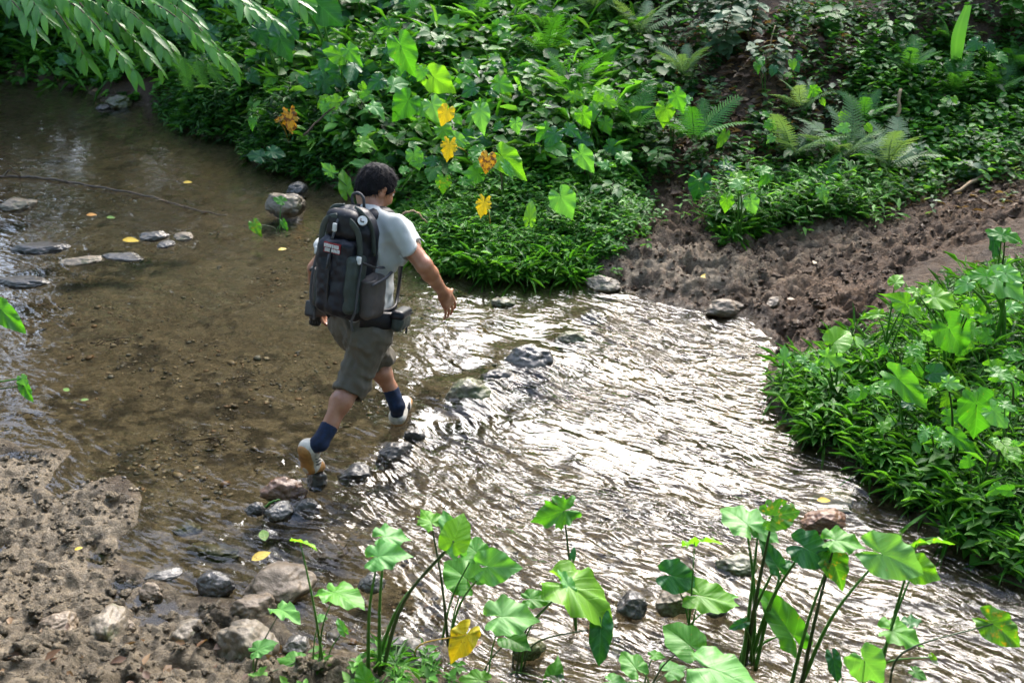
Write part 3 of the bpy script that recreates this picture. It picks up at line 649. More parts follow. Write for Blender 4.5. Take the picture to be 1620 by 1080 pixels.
M['gold'] = simple('gold_thread', (0.55, 0.36, 0.05), 0.5, 0.2); M['plastic'] = simple('black_plastic', (0.012, 0.012, 0.013), 0.35, 0.3); M['eye'] = simple('eye_white', (0.7, 0.68, 0.65), 0.2, 0.05)
M['lens'] = simple('lens_glass', (0.01, 0.012, 0.02), 0.05, 0.1, spec=0.9); M['mirror'] = simple('bright_steel', (0.6, 0.6, 0.6), 0.25, 0.1, metal=1.0)

def build_person():
    person = empty('person', PB, 'walker in pale grey T-shirt and khaki shorts striding across the stream', 'person')
    b = Field((-1.25, 4.1, 0.0), (-0.18, 5.35, 1.68), 0.0062)
    # torso under the clothes
    hip, neck = J['hip'], J['neck']; ch = hip + TX * 0.40; wa = hip + TX * 0.18
    Ax = np.stack([RTt, BK, TX])
    b.ell(hip - TX * 0.0, Ax, (0.165, 0.115, 0.14), 0.04).ell(wa, Ax, (0.145, 0.10, 0.15), 0.06).ell(ch, Ax, (0.165, 0.11, 0.19), 0.06)
    shc = neck - TX * 0.075
    b.cone(shc, J['rsh'], 0.062, 0.056, 0.05).cone(shc, J['lsh'], 0.062, 0.056, 0.05)
    # head: bowed forward, turned to the walker's right-hand side
    HF = nrmz((0.72, 0.52, -0.60)); HR = nrmz(np.cross(HF, UPV)); HU = np.cross(HR, HF); H = np.stack([HR, HF, HU])
    hc = at(597, 297, 4.97); W = lambda a, bb, c: hc + HR * a + HF * bb + HU * c
    b.cone(neck - TX * 0.03, W(0, -0.035, -0.06), 0.064, 0.058, 0.03)
    b.ell(W(0, -0.012, 0.022), H, (0.074, 0.094, 0.086), 0.02).ell(W(0, 0.022, -0.035), H, (0.062, 0.070, 0.080), 0.03)
    b.ell(W(0, 0.058, -0.090), H, (0.032, 0.030, 0.026), 0.03)                      # chin
    b.cone(W(0.052, 0.015, -0.07), W(0.02, 0.066, -0.095), 0.022, 0.016, 0.03).cone(W(-0.052, 0.015, -0.07), W(-0.02, 0.066, -0.095), 0.022, 0.016, 0.03)
    b.cone(W(0, 0.086, 0.004), W(0, 0.108, -0.036), 0.010, 0.013, 0.014).ell(W(0.012, 0.098, -0.040), H, (.010, .012, .008), 0.01).ell(W(-0.012, 0.098, -0.040), H, (.010, .012, .008), 0.01)
    for s in (1, -1):
        b.cone(W(0.014 * s, 0.086, 0.022), W(0.046 * s, 0.074, 0.020), 0.008, 0.007, 0.012)      # brow
        b.ell(W(0.040 * s, 0.068, -0.030), H, (0.022, 0.018, 0.02), 0.025)                        # cheek
        b.ell(W(0.030 * s, 0.090, 0.004), H, (0.014, 0.012, 0.008), 0, sub=True)
        b.ell(W(0.078 * s, -0.010, -0.008), np.stack([nrmz(HR * 0.85 * s - HF * 0.5), nrmz(HF * 0.85 + HR * 0.5 * s), HU]), (0.010, 0.020, 0.034), 0.008)   # ear
        b.ell(W(0.088 * s, -0.002, -0.004), H, (0.006, 0.009, 0.017), 0, sub=True)
    b.cone(W(-0.018, 0.083, -0.066), W(0.018, 0.083, -0.066), 0.0075, 0.0075, 0.008).cone(W(-0.016, 0.082, -0.078), W(0.016, 0.082, -0.078), 0.008, 0.008, 0.008)
    # arms
    def arm(sh, el, wr):
        b.cone(sh, el, 0.053, 0.043, 0.03); m = el + (wr - el) * 0.28; b.cone(el, m, 0.043, 0.043, 0.02).cone(m, wr, 0.043, 0.027, 0.02)
    arm(J['rsh'], J['rel'], J['rwr']); arm(J['lsh'], J['lel'], J['lwr'])
    # right hand: relaxed, hanging off the wrist, back of the hand to the right and up
    wr = J['rwr']; k0 = at(712, 483, 4.90); pd = nrmz(k0 - wr); pb = np.array([0.42, -0.70, 0.40]); pn = nrmz(pb - pd * (pb @ pd)); ps = nrmz(np.cross(pd, pn))
    if ps @ FW > 0: pass
    pc = wr + pd * 0.048; b.rbox(pc, np.stack([ps, pn, pd]), (0.045, 0.017, 0.052), 0.015, 0.02); b.cone(wr - pd * 0.02, wr + pd * 0.02, 0.027, 0.026, 0.02)
    for q, (o, ln) in enumerate(((-0.036, .084), (-0.0125, .098), (0.0115, .094), (0.035, .076))):
        r0 = pc + pd * 0.042 + ps * o; dn_ = np.array([-.1, 0.05, -1.0]); d1 = nrmz(pd * 0.8 + dn_ * .35 - pn * 0.1 + ps * o * 5); d2 = nrmz(pd * 0.4 + dn_ * .8 - pn * 0.3 + ps * o * 2); d3 = nrmz(pd * 0.2 + dn_ * .8 - pn * 0.55)
        p1 = r0 + d1 * ln * 0.48; p2 = p1 + d2 * ln * 0.34; p3 = p2 + d3 * ln * 0.22; b.cone(r0, p1, 0.0092, 0.0082, 0.003).cone(p1, p2, 0.0082, 0.0076, 0.002).cone(p2, p3, 0.0076, 0.0065, 0.002)
    s_ = -1 if (ps @ FW) < 0 else 1
    t0 = pc - pd * 0.022 + ps * 0.034 * s_; t1 = t0 + nrmz(ps * s_ + pd * 0.7 - pn * 0.5) * 0.034; t2 = t1 + nrmz(pd - pn * 0.6 + ps * 0.2 * s_) * 0.028; b.cone(t0, t1, 0.013, 0.0105, 0.01).cone(t1, t2, 0.010, 0.008, 0.004)
    # left hand closed on the camera grip
    wl_ = J['lwr']; kd = nrmz(J['lha'] - wl_); kn = nrmz(np.cross(kd, (0.3, 1, 0))); ks = nrmz(np.cross(kd, kn)); kc = wl_ + kd * 0.045
    b.rbox(kc, np.stack([ks, kn, kd]), (0.038, 0.016, 0.046), 0.014, 0.02)
    for q, o in enumerate((-0.029, -0.010, 0.009, 0.028)):
        r0 = kc + kd * 0.040 + ks * o; p1 = r0 + nrmz(kd * 0.8 + RT * 0.7) * 0.034; p2 = p1 + nrmz(RT + kd * 0.1) * 0.024; p3 = p2 + nrmz(RT * 0.3 - kd) * 0.018; b.cone(r0, p1, .0095, .0088, .004).cone(p1, p2, .0086, .008, .003).cone(p2, p3, .008, .007, .003)
    b.cone(kc + ks * 0.03, kc + ks * 0.045 + kd * 0.04 + RT * 0.02, 0.012, 0.009, 0.008)
    # legs
    def leg(h, kn, an, cb):
        b.cone(h, kn, 0.082, 0.060, 0.04); m = kn + (an - kn) * 0.33; b.cone(kn, m + cb * 0.022, 0.056, 0.056, 0.03).cone(m + cb * 0.020, kn + (an - kn) * 0.72, 0.054, 0.040, 0.03).cone(kn + (an - kn) * 0.7, an, 0.040, 0.034, 0.02)
    leg(J['rhip'], J['rkn'], J['ran'], nrmz(-FW + UPV * 0.5)); leg(J['lhip'], J['lkn'], J['lan'], -FW)
    # feet inside the shoes
    RH = at(484, 712, 4.33); RTO = at(493, 748, 4.44); rb = at(489, 738, 4.37)
    b.cone(J['ran'], RH * 0.6 + J['ran'] * 0.4, 0.033, 0.03, 0.02).cone(J['ran'] * 0.6 + RH * 0.4, rb, 0.034, 0.03, 0.02)
    LH = atz(629, 666, 0.03); LDI = nrmz((0.12, 0.99, 0)); LTO = LH + LDI * 0.19 + UPV * 0.015
    b.cone(J['lan'], LH + UPV * 0.03 + LDI * 0.03, 0.034, 0.028, 0.02).cone(LH + LDI * 0.04 + UPV * 0.035, LTO, 0.027, 0.022, 0.02)
    b.build('body', M['skin'], person, PB, 1)
    for s in (1, -1):
        V, F = ICO2; obj('eye', mesh('eye', V * 0.0115, F, M['eye']), person, loc=W(0.030 * s, 0.079, 0.004) - PB)
    # hair: short, thick, over ears' top and nape
    h = Field(hc - 0.16, hc + 0.17, 0.0042)
    h.ell(W(0, -0.016, 0.034), H, (0.087, 0.107, 0.090), 0.01).ell(W(0, -0.062, -0.020), H, (0.070, 0.056, 0.066), 0.03)
    h.ell(W(0.072, 0.028, 0.005), H, (0.010, 0.018, 0.035), 0.02).ell(W(-0.072, 0.028, 0.005), H, (0.010, 0.018, 0.035), 0.02)
    h.cut(W(0, 0.055, 0.03), nrmz(HF * 1.0 - HU * 0.75)).cut(W(0, -0.06, -0.078), nrmz(-HU + HF * 0.35))
    h.ell(W(0.084, -0.008, -0.022), H, (0.024, 0.030, 0.034), 0, sub=True).ell(W(-0.084, -0.008, -0.022), H, (0.024, 0.030, 0.034), 0, sub=True)
    h.ell(W(0.072, 0.0, -0.065), H, (0.04, 0.06, 0.04), 0, sub=True).ell(W(-0.072, 0.0, -0.065), H, (0.04, 0.06, 0.04), 0, sub=True)
    def tuft(P):
        q = (P - hc) @ H.T; return 0.0045 * vn3(np.stack([q[:, 0] * 95, q[:, 1] * 38 + q[:, 2] * 20, q[:, 2] * 30], 1), 4) + 0.003 * vn3(P * 60, 6)
    ho = h.warp(tuft).build('hair', M['hair'], person, PB, 0)
    V, F = h.surf(); rr_ = np.random.default_rng(2); ii = rr_.integers(0, len(V), 3200); n_ = V - hc; n_ = n_ / np.linalg.norm(n_, axis=1)[:, None]; P = V[ii]; nn = n_[ii]
    crown = W(0.0, -0.05, 0.10); dv = P - crown; dv = dv - (dv * nn).sum(1)[:, None] * nn; dv = dv / (np.linalg.norm(dv, axis=1)[:, None] + 1e-6) + rr_.normal(0, .45, dv.shape) + nn * 0.32; dv = dv / np.linalg.norm(dv, axis=1)[:, None]
    sd_ = np.cross(dv, nn); sd_ /= np.linalg.norm(sd_, axis=1)[:, None] + 1e-6; ln = rr_.uniform(.014, .032, len(P))[:, None]; a_ = P - nn * .003
    T = np.stack([a_ - sd_ * .0011, a_ + sd_ * .0011, a_ + dv * ln], 1).reshape(-1, 3) - PB
    tag(obj('hair_strands', mesh('hair_strands', T, np.arange(len(T)).reshape(-1, 3), M['hair']), ho), kind='stuff')
    # T-shirt
    t = Field((-1.12, 4.45, 0.72), (-0.34, 5.25, 1.50), 0.0062)
    t.ell(hip + TX * 0.03, Ax, (0.188, 0.140, 0.12), 0.05).ell(wa, Ax, (0.176, 0.130, 0.16), 0.06).ell(ch, Ax, (0.188, 0.134, 0.20), 0.06)
    t.cone(shc + TX * 0.012, J['rsh'] + TX * 0.004, 0.072, 0.068, 0.05).cone(shc + TX * 0.012, J['lsh'] + TX * 0.004, 0.072, 0.068, 0.05)
    for sh, el in ((J['rsh'], J['rel']), (J['lsh'], J['lel'])):
        dr = nrmz(el - sh); L_ = np.linalg.norm(el - sh); e1 = sh + dr * L_ * 0.60; t.cone(sh, e1, 0.072, 0.080, 0.05)
    def cutarm(sh, el, f):
        dr = nrmz(el - sh); p = sh + dr * np.linalg.norm(el - sh) * f; P = t.pts((slice(None),) * 3); d = P - p; al = d @ dr; rd = np.linalg.norm(d - al[..., None] * dr, axis=-1)
        m = (rd < 0.13) & (al > -0.1) & (np.abs(al) < 0.25); t.D[m] = np.maximum(t.D[m], al[m])
        m2 = (al > -0.05) & (al < 0.05); t.D[m2] = np.maximum(t.D[m2], -(np.maximum(rd[m2] - 0.066, -al[m2] - 0.03)))
    cutarm(J['rsh'], J['rel'], 0.62); cutarm(J['lsh'], J['lel'], 0.62)
    t.cut(hip + TX * 0.035, -TX); t.cone(neck - TX * 0.02 + BK * 0.0, neck + TX * 0.09 - BK * 0.05, 0.068, 0.085, 0, sub=True)
    def folds(P):
        q = np.stack([(P - hip) @ RTt, (P - hip) @ BK, (P - hip) @ TX], 1); w = q[:, 0] * 22 + q[:, 2] * 9
        return 0.021 * vn3(np.stack([q[:, 0] * 17 + q[:, 2] * 9, q[:, 1] * 17, q[:, 2] * 5], 1), 8) + 0.004 * vn3(P * 34, 9)
    t.warp(folds).build('t_shirt', M['shirt'], person, PB, 1)
    # shorts to below the knee
    s = Field((-1.10, 4.35, 0.32), (-0.42, 5.25, 0.95), 0.0062)
    s.ell(hip - TX * 0.01, Ax, (0.190, 0.145, 0.135), 0.04).ell(J['rhip'] + BK * 0.05 - UPV * 0.02, Ax, (0.10, 0.09, 0.10), 0.05).ell(J['lhip'] + BK * 0.05 - UPV * 0.02, Ax, (0.10, 0.09, 0.10), 0.05)
    rk = J['rkn'] + (J['ran'] - J['rkn']) * 0.20; lk = J['lkn'] + (J['lan'] - J['lkn']) * 0.24
    s.cone(J['rhip'] - UPV * 0.02, J['rkn'], 0.108, 0.086, 0.05).cone(J['rkn'], rk + nrmz(J['ran'] - J['rkn']) * 0.03, 0.086, 0.080, 0.04)
    s.cone(J['lhip'] - UPV * 0.02, J['lkn'], 0.108, 0.084, 0.03).cone(J['lkn'], lk + nrmz(J['lan'] - J['lkn']) * 0.03, 0.084, 0.078, 0.04)
    P = s.pts((slice(None),) * 3)
    for kn, an, c in ((J['rkn'], J['ran'], rk), (J['lkn'], J['lan'], lk)):
        n = nrmz(an - kn); d = P - c; al = d @ n; rd = np.linalg.norm(d - al[..., None] * n, axis=-1); m = (rd < 0.16) & (al > -0.06) & (al < 0.2)
        if kn is J['lkn']: m &= (P @ RTt > -9)
        s.D[m] = np.maximum(s.D[m], al[m]); m2 = m & (al < 0.02); s.D[m2] = np.maximum(s.D[m2], -np.maximum(rd[m2] - 0.066, -al[m2] - 0.035))
    s.cut(hip + TX * 0.10, TX)
    def sf(P): return 0.009 * vn3(np.stack([P[:, 0] * 13, P[:, 1] * 13, P[:, 2] * 27 + P[:, 0] * 22], 1), 12) + 0.008 * vn3(np.stack([P[:, 0] * 34, P[:, 1] * 34, P[:, 2] * 16 - P[:, 0] * 20], 1), 14) + 0.005 * vn3(P * 36, 13)
    s.warp(sf); so_ = s.build('shorts', M['shorts'], person, PB, 1)
    # gold mark on the seat pocket
    ta = at(583, 527, 4.575); n = nrmz(CAM - ta); xx = nrmz(np.cross(UPV, n)); yy = np.cross(n, xx)
    cu = bpy.data.curves.new('mark', 'FONT'); cu.body = '46'; cu.size = 0.040; cu.extrude = 0.001; cu.align_x = 'CENTER'; cu.materials.append(M['gold'])
    tmp = bpy.data.objects.new('mark_tmp', cu); COL.objects.link(tmp); bpy.context.view_layer.update()
    me = bpy.data.meshes.new_from_object(tmp.evaluated_get(bpy.context.evaluated_depsgraph_get())); bpy.data.objects.remove(tmp)
    if not me.materials: me.materials.append(M['gold'])
    mk = obj('embroidered_mark', me, so_, M=Matrix(((xx[0], yy[0], n[0], ta[0] - PB[0]), (xx[1], yy[1], n[1], ta[1] - PB[1]), (xx[2], yy[2], n[2], ta[2] - PB[2]), (0, 0, 0, 1))))
    # pull every mark vertex onto the cloth
    # socks and shoes
    def sock(an, kn, heel):
        f = Field(an - 0.14, an + 0.16, 0.0055); u = nrmz(kn - an); f.cone(an - u * 0.02, an + u * 0.075, 0.045, 0.047, 0.01).cone(an - u * 0.02, heel, 0.042, 0.036, 0.02).cut(an + u * 0.085, u)
        f.warp(lambda P: 0.002 * vn3(P * 40, 5)); f.build('sock', M['sock'], person, PB, 1)
    def shoe(an, heel, ball, toe, sn):
        """sn: the way the sole faces"""
        lo = np.minimum.reduce([an, heel, ball, toe]) - 0.12; hi = np.maximum.reduce([an, heel, ball, toe]) + 0.12; d1 = nrmz(ball - heel); d2 = nrmz(toe - ball); sd_ = nrmz(np.cross(d1, sn))
        f = Field(lo, hi, 0.005); f.cone(heel - sn * 0.030, heel - sn * 0.034 + d1 * 0.06, 0.045, 0.042, 0.02).cone(heel - sn * 0.03, ball - sn * 0.016, 0.043, 0.045, 0.03).cone(ball - sn * 0.016, toe - sn * 0.012 - d2 * 0.02, 0.047, 0.036, 0.02, flat=(sn, 0.8))
        f.cone(heel - sn * 0.035 + d1 * 0.03, heel - sn * 0.085 + d1 * 0.045, 0.040, 0.042, 0.02)
        ins = heel - sn * 0.115 + d1 * 0.045; f.ell(ins, np.stack([d1, sd_, sn]), (0.045, 0.030, 0.04), 0, sub=True)
        up = f.build('shoe', M['shoe'], person, PB, 1)
        g = Field(lo, hi, 0.005)
        for a, c, w in ((heel, heel + (ball - heel) * 0.5, .042), (heel + (ball - heel) * 0.5, ball, .042), (ball, toe - d2 * 0.015, .046)): g.cone(a, c, w, w, 0.01, flat=(sn, 0.62))
        g.build('sole', M['sole'], up, PB, 1)
        for k in range(3):                             # dark side flashes
            a = heel + (ball - heel) * (0.45 + 0.18 * k) - sn * 0.028
            for sg in (1, -1): MB().tube([a + sd_ * 0.0445 * sg - sn * 0.026 + d1 * 0.012, a + sd_ * 0.0475 * sg, a + sd_ * 0.047 * sg + sn * 0.012 - d1 * 0.012], 0.0045, 5).build('stripe', M['plastic'], up, origin=PB)
        for k in range(4):
            a = heel + (ball - heel) * (0.55 + 0.13 * k) - sn * (0.068 - 0.007 * k); MB().tube([a - sd_ * 0.022, a - sn * 0.004, a + sd_ * 0.022], 0.0035, 5).build('lace', M['pale'], up, origin=PB)
    sock(J['ran'], J['rkn'], RH); sock(J['lan'], J['lkn'], LH + UPV * 0.03)
    d_ = nrmz(rb - RH); sole_dir = nrmz(np.cross(d_, RT)); sole_dir = sole_dir if sole_dir @ (-FW) > 0 else -sole_dir
    shoe(J['ran'], RH + sole_dir * 0.012, rb + sole_dir * 0.006, rb + nrmz(FW * 0.9 - UPV * 0.35) * 0.085, sole_dir)
    LD = nrmz((0.12, 0.99, 0)); shoe(J['lan'], LH, LH + LD * 0.15, LH + LD * 0.225 + UPV * 0.01, -UPV)
    return W
HEADW = build_person()

def build_backpack():
    hip, neck = J['hip'], J['neck']; o0 = hip + BK * 0.13
    bp = empty('backpack', hip + BK * 0.15 - TX * 0.05, 'black hiking backpack with grey-green panels worn by the walker', 'backpack'); ORG = np.array(bp.location)
    u = nrmz(TX * 1.0 + BK * 0.03); r = RTt; k = nrmz(np.cross(r, u)); k = k if k @ BK > 0 else -k; A = np.stack([r, k, u]); C0 = hip + TX * 0.335 + BK * 0.172 + RTt * 0.012
    W = lambda a, b, c: C0 + r * a + k * b + u * c
    lo, hi = C0 - 0.46, C0 + 0.46
    f = Field(lo, hi, 0.007); f.rbox(W(0, -0.02, -0.02), A, (0.132, 0.078, 0.222), 0.070, 0.02).rbox(W(0, 0.0, 0.19), A, (0.108, 0.080, 0.085), 0.07, 0.06)
    wr = lambda P: 0.006 * vn3(P * 16, 21) + 0.003 * vn3(P * 42, 22)
    f.warp(wr).build('main_bag', M['navy'], bp, ORG, 1)
    f = Field(lo, hi, 0.007); f.rbox(W(-0.012, 0.078, -0.075), A, (0.112, 0.055, 0.20), 0.05, 0.02); f.warp(lambda P: 0.009 * vn3(P * np.array([22, 22, 9]), 25) + 0.004 * vn3(P * 40, 26)).build('front_pocket', M['navy'], bp, ORG, 1)
    f = Field(lo, hi, 0.007); f.rbox(W(-0.005, 0.055, 0.185), A, (0.100, 0.048, 0.075), 0.046, 0.02); f.warp(wr).build('top_pocket', M['black'], bp, ORG, 1)
    f = Field(lo, hi, 0.007); f.rbox(W(0, 0.0, -0.245), A, (0.132, 0.090, 0.05), 0.05, 0.02); f.warp(wr).build('bottom_compartment', M['black'], bp, ORG, 1)
    # grey-green ribs that frame the pocket, running from bottom round the top
    for s in (1, -1):
        p = smooth_path([W(0.02 * s, 0.098, 0.225), W(0.075 * s, 0.098, 0.205), W(0.112 * s, 0.088, 0.15), W(0.122 * s, 0.080, 0.02), W(0.112 * s, 0.098, -0.10), W(0.108 * s, 0.100, -0.24)], 6)
        V, F = tube(p, 0.019, 8, True, 0.22, k); obj('rib', mesh('rib', V - ORG, F, M['olive']), bp)
        p = smooth_path([W(0.03 * s, 0.03, 0.272), W(0.09 * s, 0.045, 0.255), W(0.135 * s, 0.02, 0.19), W(0.150 * s, 0.0, 0.05)], 6)
        V, F = tube(p, 0.014, 8, True, 0.35, k); obj('piping', mesh('piping', V - ORG, F, M['olive']), bp)
    # olive wedge low on the pocket's right side
    f = Field(lo, hi, 0.007); f.rbox(W(0.098, 0.070, -0.10), A, (0.035, 0.058, 0.15), 0.03, 0.02); f.warp(lambda P: 0.006 * vn3(P * 30, 29)).build('side_gusset', M['olive'], bp, ORG, 1)
    # stretch bottle pockets on both flanks
    for s in (1, -1):
        f = Field(lo, hi, 0.006); f.rbox(W(0.152 * s, -0.015, -0.16), A, (0.040, 0.080, 0.115), 0.038, 0.02); f.cut(W(0.17 * s, 0, -0.055), nrmz(u + k * 0.35 * 1))
        f.warp(lambda P: 0.008 * vn3(P * np.array([26, 26, 7]), 31) + 0.003 * vn3(P * 40, 32)); f.build('bottle_pocket', M['greyn'], bp, ORG, 1)
        p = smooth_path([W(0.205 * s, -0.085, -0.03), W(0.212 * s, -0.02, -0.055), W(0.195 * s, 0.06, -0.085)], 5); V, F = tube(p, 0.008, 6); obj('pocket_hem', mesh('pocket_hem', V - ORG, F, M['strap']), bp)
        # compression straps
        p = smooth_path([W(0.120 * s, 0.092, 0.03), W(0.168 * s, 0.02, 0.0), W(0.160 * s, -0.085, -0.015)], 6); V, F = tube(p, 0.008, 6, True, 0.25, k); obj('compression_strap', mesh('compression_strap', V - ORG, F, M['strap']), bp)
        p = smooth_path([W(0.138 * s, 0.085, 0.02), W(0.146 * s, 0.105, -0.10), W(0.142 * s, 0.108, -0.22), W(0.12 * s, 0.10, -0.28), W(0.125 * s, 0.09, -0.33)], 6); V, F = tube(p, 0.008, 6, True, 0.2, k); obj('hanging_strap', mesh('hanging_strap', V - ORG, F, M['strap']), bp)
        f = Field(W(0.132 * s, 0.095, 0.035) - 0.06, W(0.132 * s, 0.095, 0.035) + 0.06, 0.004); f.rbox(W(0.132 * s, 0.098, 0.035), A, (0.013, 0.008, 0.020), 0.004, 0).build('buckle', M['pale'], bp, ORG, 1)
        # shoulder straps: over the shoulder, down the chest and back under the arm
        sh = J['rsh'] if s > 0 else J['lsh']; b0 = neck - TX * 0.07 + r * 0.062 * s
        p = smooth_path([b0 + BK * 0.12 - TX * 0.03, b0 + BK * 0.085 + TX * 0.060, b0 + TX * 0.085 + r * 0.015 * s, b0 - BK * 0.085 + TX * 0.050 + r * 0.02 * s, b0 - BK * 0.158 - TX * 0.08 + r * 0.03 * s, b0 - BK * 0.145 - TX * 0.24 + r * 0.05 * s, hip + TX * 0.14 - BK * 0.08 + r * 0.155 * s, hip + TX * 0.10 + r * 0.19 * s, hip + TX * 0.08 + BK * 0.11 + r * 0.155 * s], 6)
        w = np.interp(np.linspace(0, 1, len(p)), [0, .1, .6, .68, 1], [.024, .034, .032, .014, .012]); T = np.gradient(p, axis=0); V = []; F = []; th = .009
        for i in range(len(p)):
            t_ = nrmz(T[i]); out = nrmz(p[i] - (hip + TX * np.clip((p[i] - hip) @ TX, 0, 0.40))); sd_ = nrmz(np.cross(t_, out)); out = np.cross(sd_, t_)
            for a in range(8):
                g = 2 * math.pi * a / 8; V.append(p[i] + sd_ * w[i] * math.cos(g) + out * th * math.sin(g))
        F = [(i * 8 + a, i * 8 + (a + 1) % 8, (i + 1) * 8 + (a + 1) % 8, (i + 1) * 8 + a) for i in range(len(p) - 1) for a in range(8)] + [tuple(range(8))[::-1], tuple(range(len(V) - 8, len(V)))]
        obj('shoulder_strap', mesh('shoulder_strap', np.array(V) - ORG, F, M['black']), bp)
        # hip belt wing and zipped pouch
        p = smooth_path([hip + TX * 0.05 + BK * 0.15 + r * 0.10 * s, hip + TX * 0.045 + BK * 0.06 + r * 0.195 * s, hip + TX * 0.04 - BK * 0.06 + r * 0.20 * s, hip + TX * 0.03 - BK * 0.150 + r * 0.10 * s, hip + TX * 0.02 - BK * 0.168], 5)
        w = np.interp(np.linspace(0, 1, len(p)), [0, .6, .75, 1], [.05, .042, .016, .014]); V = []
        for i in range(len(p)):
            out = nrmz((p[i] - hip) - TX * ((p[i] - hip) @ TX))
            for a in range(8):
                g = 2 * math.pi * a / 8; V.append(p[i] + TX * w[i] * math.cos(g) + out * 0.013 * math.sin(g))
        F = [(i * 8 + a, i * 8 + (a + 1) % 8, (i + 1) * 8 + (a + 1) % 8, (i + 1) * 8 + a) for i in range(len(p) - 1) for a in range(8)] + [tuple(range(8))[::-1], tuple(range(len(V) - 8, len(V)))]
        obj('hip_belt', mesh('hip_belt', np.array(V) - ORG, F, M['black']), bp)
        pc = hip + TX * 0.045 - BK * 0.035 + r * 0.225 * s; ax = nrmz(-BK * 0.95 - r * 0.3 * s); A2 = np.stack([ax, nrmz(np.cross(TX, ax)), TX])
        f = Field(pc - 0.14, pc + 0.14, 0.006); f.rbox(pc, A2, (0.085, 0.032, 0.056), 0.03, 0.01); f.warp(lambda P: 0.005 * vn3(P * 28, 35)); po = f.build('belt_pouch', M['olive'], bp, ORG, 1)
        f = Field(pc - 0.14, pc + 0.14, 0.006); f.rbox(pc + TX * 0.034, A2, (0.088, 0.036, 0.026), 0.022, 0.01); f.build('pouch_flap', M['navy'], po, ORG, 1)
        p = smooth_path([pc + ax * 0.085 - TX * 0.01, pc + ax * 0.115 - TX * 0.05, pc + ax * 0.125 - TX * 0.10], 4); V, F = tube(p, 0.006, 6); obj('belt_tail', mesh('belt_tail', V - ORG, F, M['strap']), po)
    # haul loop, zip, badge, lettering
    p = smooth_path([W(-0.05, -0.06, 0.262), W(-0.055, -0.055, 0.315), W(-0.02, -0.055, 0.335), W(0.015, -0.055, 0.315), W(0.02, -0.06, 0.262)], 5); V, F = tube(p, 0.008, 6); obj('haul_loop', mesh('haul_loop', V - ORG, F, M['strap']), bp)
    p = smooth_path([W(-0.012, 0.136, 0.085), W(-0.012, 0.142, 0.0), W(-0.012, 0.142, -0.12), W(-0.012, 0.132, -0.22)], 5); V, F = tube(p, 0.005, 6); z = obj('zip', mesh('zip', V - ORG, F, M['plastic']), bp)
    V, F = tube([W(-0.013, 0.148, 0.045), W(-0.02, 0.152, -0.035)], 0.006, 6); obj('zip_puller', mesh('zip_puller', V - ORG, F, M['strap']), z)
    V, F = tube(smooth_path([W(-0.012, 0.100, 0.215), W(-0.012, 0.118, 0.17), W(-0.012, 0.135, 0.12)], 4), 0.008, 6, True, 0.4, k); tb = obj('daisy_tab', mesh('daisy_tab', V - ORG, F, M['strap']), bp)
    f = Field(W(-0.012, 0.12, 0.17) - 0.05, W(-0.012, 0.12, 0.17) + 0.05, 0.004); f.rbox(W(-0.012, 0.122, 0.175), A, (0.012, 0.007, 0.022), 0.004, 0).build('tab_buckle', M['pale'], tb, ORG, 1)
    lg = MB(); rr_ = np.random.default_rng(5)
    for row in range(2):                                          # blurred two-line lettering in off-white thread
        x = -0.055 + 0.006 * row
        while x < 0.035:
            wd = rr_.uniform(0.006, 0.011); hh = 0.0095; y0 = 0.083 - row * 0.021
            c = W(x + wd / 2, 0.1395, y0); V = [c + r * sx * wd * 0.42 + k * sy * 0.002 + u * sz * hh * rr_.uniform(.75, 1) for sz in (-1, 1) for sy in (-1, 1) for sx in (-1, 1)]
            lg.add(V, [(0, 1, 3, 2), (4, 6, 7, 5), (0, 4, 5, 1), (2, 3, 7, 6), (0, 2, 6, 4), (1, 5, 7, 3)]); x += wd + 0.002
    lg.build('logo_lettering', M['pale'], bp, False, ORG)
    lb = MB(); lb.add([W(a, bb, c) for c in (0.048, 0.098) for bb in (0.124, 0.1365) for a in (-0.060, 0.040)], [(0, 1, 3, 2), (4, 6, 7, 5), (0, 4, 5, 1), (2, 3, 7, 6), (0, 2, 6, 4), (1, 5, 7, 3)]); lb.build('logo_backing', M['redp'], bp, False, ORG)
    bc = W(0.108, 0.062, 0.225); n = nrmz(k * 0.8 + r * 0.45 + u * 0.5); V, F = tube([bc - n * 0.006, bc + n * 0.006], 0.024, 16); bd = obj('round_badge', mesh('round_badge', V - ORG, F, M['pale'], False), bp)
    e1 = nrmz(np.cross(u, n)); e2 = np.cross(n, e1); V, F = tube([bc + n * 0.008 - e1 * 0.008 + e2 * 0.010, bc + n * 0.008 - e1 * 0.006 - e2 * 0.006, bc + n * 0.008 + e1 * 0.010 - e2 * 0.006], 0.0035, 6); obj('badge_sign', mesh('badge_sign', V - ORG, F, M['plastic']), bd)
build_backpack()

